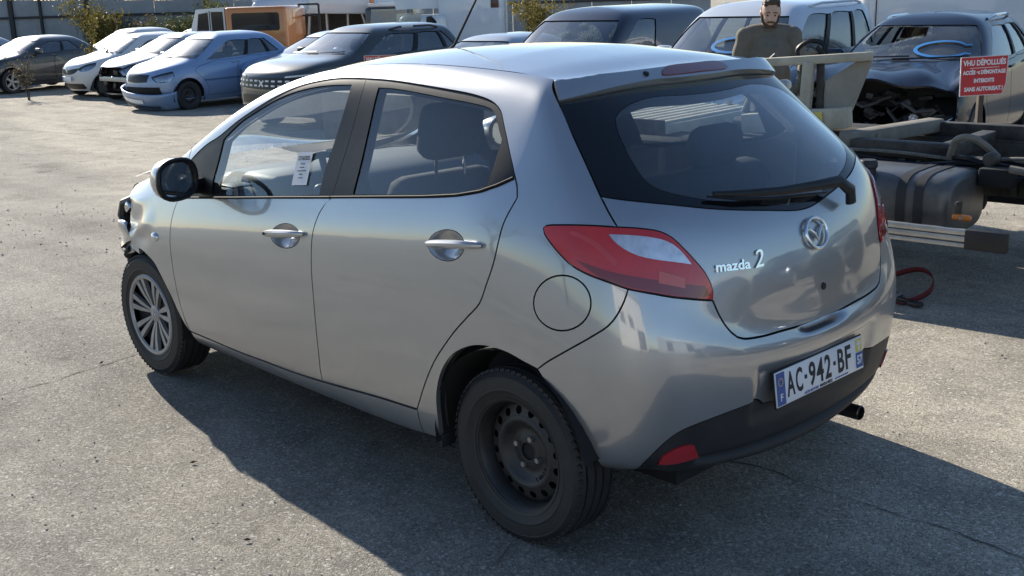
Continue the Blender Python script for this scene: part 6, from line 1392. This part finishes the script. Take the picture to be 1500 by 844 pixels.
TXT=[('VHU DÉPOLLUÉS',.125,.070,.80),('ACCÈS et DÉMONTAGE',.035,.050,.80),('INTERDITS',-.045,.050,.85),('SANS AUTORISAT.!',-.125,.054,.84)]
sign('red warning sign with white French lettering in front of the wrecked SUV',11.0,4.63,.98,.475,.375,math.radians(4),TXT,roll=math.radians(-1.5))
sign('red warning sign showing just above the silver hatchback roof, by the dark SUV',17.0,-1.86,1.04,.48,.36,math.radians(3),TXT)

tb((1.75,-1.25,.48),(1.3,.66,.46),UNDER,'shade_box_mid',.06); tb((1.55,-1.98,.46),(1.0,.5,.48),UNDER,'shade_box_far',.05); tb((2.4,-.62,.50),(.9,.5,.50),UNDER,'shade_box_near',.04)  # boxes added under the frame to shade the ground and underside
# ------------------------------------------------------------------ the man behind the truck frame
SKIN=varied('skin',(.56,.36,.27),(.64,.43,.33),30,(.45,.6)); SHIRT=varied('olive_shirt',(.155,.135,.105),(.19,.168,.132),14,(.85,.95),bump=.25,bscale=12); HAIR=varied('dark_hair',(.035,.022,.013),(.12,.075,.045),90,(.5,.7),bump=.5,bscale=220); TROUS=varied('dark_trousers',(.02,.02,.024),(.035,.035,.04),20,(.85,.95))
PERSON=thing('person','bearded man in an olive brown t-shirt looking down, standing behind the cream headboard','person',(0,0,0)); PERSON.matrix_world=basis(9.75,2.255)
def blob(parts,voxel,smooth=4,name='b'):
    """one continuous surface from tapered chains and ellipsoids"""
    m=MB()
    for q in parts:
        if q[0]=='e':
            _,c,r,rot=q; bm=bmesh.new(); bmesh.ops.create_icosphere(bm,subdivisions=3,radius=1); R_=rot or Matrix.Identity(3)
            bm.verts.index_update(); m.add([R_@Vector((v.co.x*r[0],v.co.y*r[1],v.co.z*r[2]))+Vector(c) for v in bm.verts],[[v.index for v in f.verts] for f in bm.faces]); bm.free()
        else:
            _,path,rad=q; P_=[Vector(p) for p in path]; pts=[];rr=[]
            for i in range(len(P_)-1):
                for k in range(5): pts.append(P_[i].lerp(P_[i+1],k/5)); rr.append(rad[i]+(rad[i+1]-rad[i])*k/5)
            pts.append(P_[-1]); rr.append(rad[-1]); m.tube(pts,rr,12)
            for e,r in ((P_[0],rad[0]),(P_[-1],rad[-1])):
                bm=bmesh.new(); bmesh.ops.create_icosphere(bm,subdivisions=2,radius=r); bm.verts.index_update(); m.add([v.co+e for v in bm.verts],[[v.index for v in f.verts] for f in bm.faces]); bm.free()
    o=bpy.data.objects.new(name,m.mesh(name,0)); COL.objects.link(o); md=o.modifiers.new('r','REMESH'); md.mode='VOXEL'; md.voxel_size=voxel
    sm=o.modifiers.new('s','SMOOTH'); sm.factor=.5; sm.iterations=smooth
    bpy.context.view_layer.update(); me=bpy.data.meshes.new_from_object(o.evaluated_get(bpy.context.evaluated_depsgraph_get())); bpy.data.objects.remove(o)
    me.polygons.foreach_set('use_smooth',[True]*len(me.polygons)); return me
HT=Matrix.Translation((-.005,-.035,1.545))@Matrix.Rotation(math.radians(20),4,'X')@Matrix.Rotation(math.radians(-8),4,'Z')   # head bowed towards the work
h=lambda x,y,z:tuple(HT@Vector((x,y,z)))
hr=HT.to_3x3()
def hand(w,d,side):
    w=Vector(w);d=Vector(d).normalized(); s=d.cross(Vector((0,0,1))).normalized()*side; n=s.cross(d)*side
    L=[('t',[w,w+d*.05,w+d*.09],[.026,.034,.036])]
    for k,(l,o) in enumerate(((.070,.033),(.080,.011),(.075,-.011),(.058,-.031))):
        b=w+d*.095+s*o; L.append(('t',[b,b+d*l*.5-Vector((0,0,.008)),b+d*l*.85-Vector((0,0,.03))],[.010,.009,.0075]))
    L.append(('t',[w+d*.035+s*.03,w+d*.07+s*.062,w+d*.105+s*.066],[.013,.011,.009])); return L
sh=[(-.20,.0,1.415),(.20,.0,1.415)]; el=[(-.268,.0,1.13),(.285,-.03,1.15)]; wr=[(-.255,-.23,1.02),(.235,-.25,1.10)]
parts=[('e',h(0,0,.10),(.076,.094,.098),hr),('e',h(0,-.022,.035),(.060,.074,.070),hr),('e',h(0,-.055,-.012),(.036,.030,.026),hr),
 ('t',[h(0,-.090,.085),h(0,-.108,.045)],[.010,.015]),('e',h(-.078,.01,.06),(.012,.022,.032),hr),('e',h(.078,.01,.06),(.012,.022,.032),hr),('t',[h(-.045,-.074,.100),h(0,-.086,.102),h(.045,-.074,.100)],[.010,.010,.010]),
 ('e',h(0,-.088,.006),(.022,.010,.008),hr),
 ('t',[(0,.03,1.38),(0,.01,1.50),h(0,.0,.04)],[.075,.062,.058]),
 ('t',[(-.15,.03,1.42),(0,.03,1.43),(.15,.03,1.42)],[.075,.09,.075]),('e',(0,.02,1.27),(.195,.125,.20),None),('e',(0,.02,1.02),(.185,.13,.20),None),('e',(0,.02,.88),(.185,.125,.12),None)]
for i,sd in ((0,-1),(1,1)):
    parts+=[('t',[sh[i],el[i]],[.066,.046]),('t',[el[i],wr[i]],[.046,.029])]+hand(wr[i],(.10*-sd*.5,-.9,-.25),sd)
    parts+=[('t',[(sd*.10,.02,.86),(sd*.115,.0,.48)],[.095,.062]),('t',[(sd*.115,.0,.48),(sd*.12,.03,.09)],[.060,.040]),('t',[(sd*.12,.04,.05),(sd*.13,-.13,.035)],[.042,.034])]
link('body',blob(parts,.009,5),SKIN,PERSON)
shirt=[('t',[(-.15,.03,1.425),(0,.03,1.435),(.15,.03,1.425)],[.085,.095,.085]),('e',(0,.02,1.27),(.212,.14,.205),None),('e',(0,.02,1.05),(.205,.145,.22),None),('e',(0,.015,.90),(.20,.142,.12),None),('t',[(0,.02,1.25),(0,.02,.92)],[.18,.16])]
for i in (0,1):
    a,b=Vector(sh[i]),Vector(el[i]); shirt.append(('t',[a,a.lerp(b,.68)],[.082,.072]))
sm_=blob(shirt,.010,4)
for v in sm_.vertices:
    x,y,z=v.co; f=.006*math.sin(34*z+9*x+3*math.sin(7*x))*max(0,min(1,(1.32-z)/.15))+.005*math.sin(26*x+12*z)*max(0,min(1,(z-1.2)/.1))*(1 if abs(x)>.12 else .4); v.co.y-=f*(1 if y<0.02 else -1); v.co.x+=.004*math.sin(40*z)*(1 if x>0 else -1)*(abs(x)>.16)
link('t_shirt',sm_,SHIRT,PERSON)
MB().tube([Vector((.088*math.cos(a),.018+.070*math.sin(a)-.012,1.487+.020*math.sin(a))) for a in np.linspace(0,2*math.pi,25)],.010,6,cap=False).build('collar',SHIRT,PERSON)
tr_=[('e',(0,.02,.86),(.20,.14,.13),None)]
for sd in (-1,1): tr_+=[('t',[(sd*.10,.02,.86),(sd*.115,.0,.48)],[.108,.078]),('t',[(sd*.115,.0,.48),(sd*.12,.03,.10)],[.078,.062])]
link('trousers',blob(tr_,.014,4),TROUS,PERSON)
hair=[('e',h(0,.026,.142),(.078,.084,.066),hr),('e',h(0,-.045,.178),(.050,.038,.026),hr)]+[('e',h(sx*.070,.012,.095),(.012,.030,.035),hr) for sx in (-1,1)]
rnd=random.Random(2)
for k in range(60):
    a=rnd.uniform(-1.2,1.2); hair.append(('e',h(.07*math.sin(a)*.9,-.045+rnd.uniform(-.02,.06),.178+rnd.uniform(-.012,.02)-.02*abs(math.sin(a))),(.012,.020,.011),hr@Matrix.Rotation(rnd.uniform(-.6,.6),3,'X')))
hm=blob(hair,.0055,1); 
link('hair',hm,HAIR,PERSON)
beard=[('e',h(0,-.036,-.012),(.053,.050,.034),hr),('t',[h(-.070,-.012,.050),h(-.064,-.030,.010),h(-.035,-.068,-.022)],[.010,.015,.019]),('t',[h(.070,-.012,.050),h(.064,-.030,.010),h(.035,-.068,-.022)],[.010,.015,.019]),('t',[h(-.032,-.088,.014),h(0,-.098,.024),h(.032,-.088,.014)],[.008,.009,.008])]
link('beard',blob(beard,.006,2),HAIR,PERSON)
for sx in (-.030,.030):
    MB().tube([h(sx-.020,-.089,.098),h(sx,-.096,.105),h(sx+.020,-.089,.100)],.004,6).build('eyebrow',HAIR,PERSON)
    MB().lathe([(0,-.008),(.005,-.006),(.008,0),(.005,.006),(0,.008)],12,'y',h(sx,-.083,.075)).build('eye',mat('eye_dark',(.03,.022,.018),.2),PERSON)
# ------------------------------------------------------------------ what stands behind the viewer (it shows mirrored in the paint and the glass)
WALLW=varied('cladding_white',(.55,.55,.53),(.68,.67,.64),.6,(.5,.7))
def behind_bldg(name,label,c,d,rz,m,bands):
    r=thing(name,label,'building',c,rz); MB().box((0,0,d[2]/2),d,).build('wall',m,r)
    for (x,z,w,h_) in bands: MB().box((x,d[1]/2+.02,z),(w,.06,h_)).build('window',DKW,r)
    MB().box((0,0,d[2]+.1),(d[0]+.4,d[1]+.4,.2)).build('roof',SILV2,r); return r
behind_bldg('workshop_building','white workshop behind the viewer, seen only mirrored in the rear bumper',(-14,15.5,0),(9,6,5.2),math.radians(-135),WALLW,[(-2.6,3.2,1.4,1.1),(.2,3.2,1.4,1.1),(2.9,1.4,2.2,2.6)])
behind_bldg('long_shed','low grey shed behind the viewer, seen only mirrored in the tailgate',(-30,-4,0),(30,6,3.4),math.radians(-95),SHEET,[(-9,1.6,3,2.4),(0,1.6,3,2.4),(8,1.6,3,2.4)])
def bare_tree(label,x,y,hh,seed):
    rnd=random.Random(seed); root=thing('bare_tree',label,'tree',(x,y,0),0,'bare trees behind the viewer'); m=MB(); tm=MB(); tm.tube([(0,0,-.1),(.1,.05,hh*.2),(.05,.1,hh*.4)],[.2,.16,.12],8)
    def grow(p,d,l,r,dep):
        q=p+d*l; m.tube([p,(p+q)/2+Vector((rnd.gauss(0,.05*l),rnd.gauss(0,.05*l),0)),q],[r,r*.8,r*.6],4 if dep<3 else 5,cap=False)
        if dep==0: return
        for k in range(3):
            nd=(d+Vector((rnd.gauss(0,.55),rnd.gauss(0,.55),rnd.gauss(.15,.3)))).normalized(); grow(p.lerp(q,rnd.uniform(.55,1)),nd,l*rnd.uniform(.6,.8),r*.55,dep-1)
    for k in range(5):
        a=k*1.26+rnd.uniform(-.3,.3); grow(Vector((.05,.1,hh*rnd.uniform(.28,.4))),Vector((.6*math.cos(a),.6*math.sin(a),.9)).normalized(),hh*.24,.07,4)
    tm.build('trunk',BARK,root); m.build('branches',BARK,root)
bare_tree('tall bare tree to the left behind the viewer, mirrored in the front door',11,16,9,1)
bare_tree('wide bare tree behind the viewer, mirrored in the rear door window',4.5,18,8,2)

def copy_tree(o,parent=None):
    c=o.copy(); COL.objects.link(c)
    if parent: c.parent=parent
    for ch in list(o.children): copy_tree(ch,c)
    return c
def behind_car(src,label,x,y,rz):
    c=copy_tree(src); c.location=(x,y,0); c.rotation_euler=(0,0,math.radians(rz)); c['label']=label; c['group']='vehicles standing behind the viewer'; return c
by={o.get('label',''):o for o in bpy.data.objects if o.parent is None and o.get('label')}
vanb=[o for k,o in by.items() if k.startswith('navy blue panel van')][0]; suvb=[o for k,o in by.items() if k.startswith('dark slate SUV')][0]; gry=[o for k,o in by.items() if k.startswith('dark grey hatchback')][0]
behind_car(vanb,'navy van behind the viewer, mirrored dark in the middle of the tailgate',-6.6,-6.2,70); behind_car(suvb,'dark SUV behind the viewer, mirrored at the right of the tailgate',-4.4,-8.6,100); behind_car(gry,'dark hatchback behind the viewer, mirrored at the left of the tailgate',-8.6,-3.2,80)
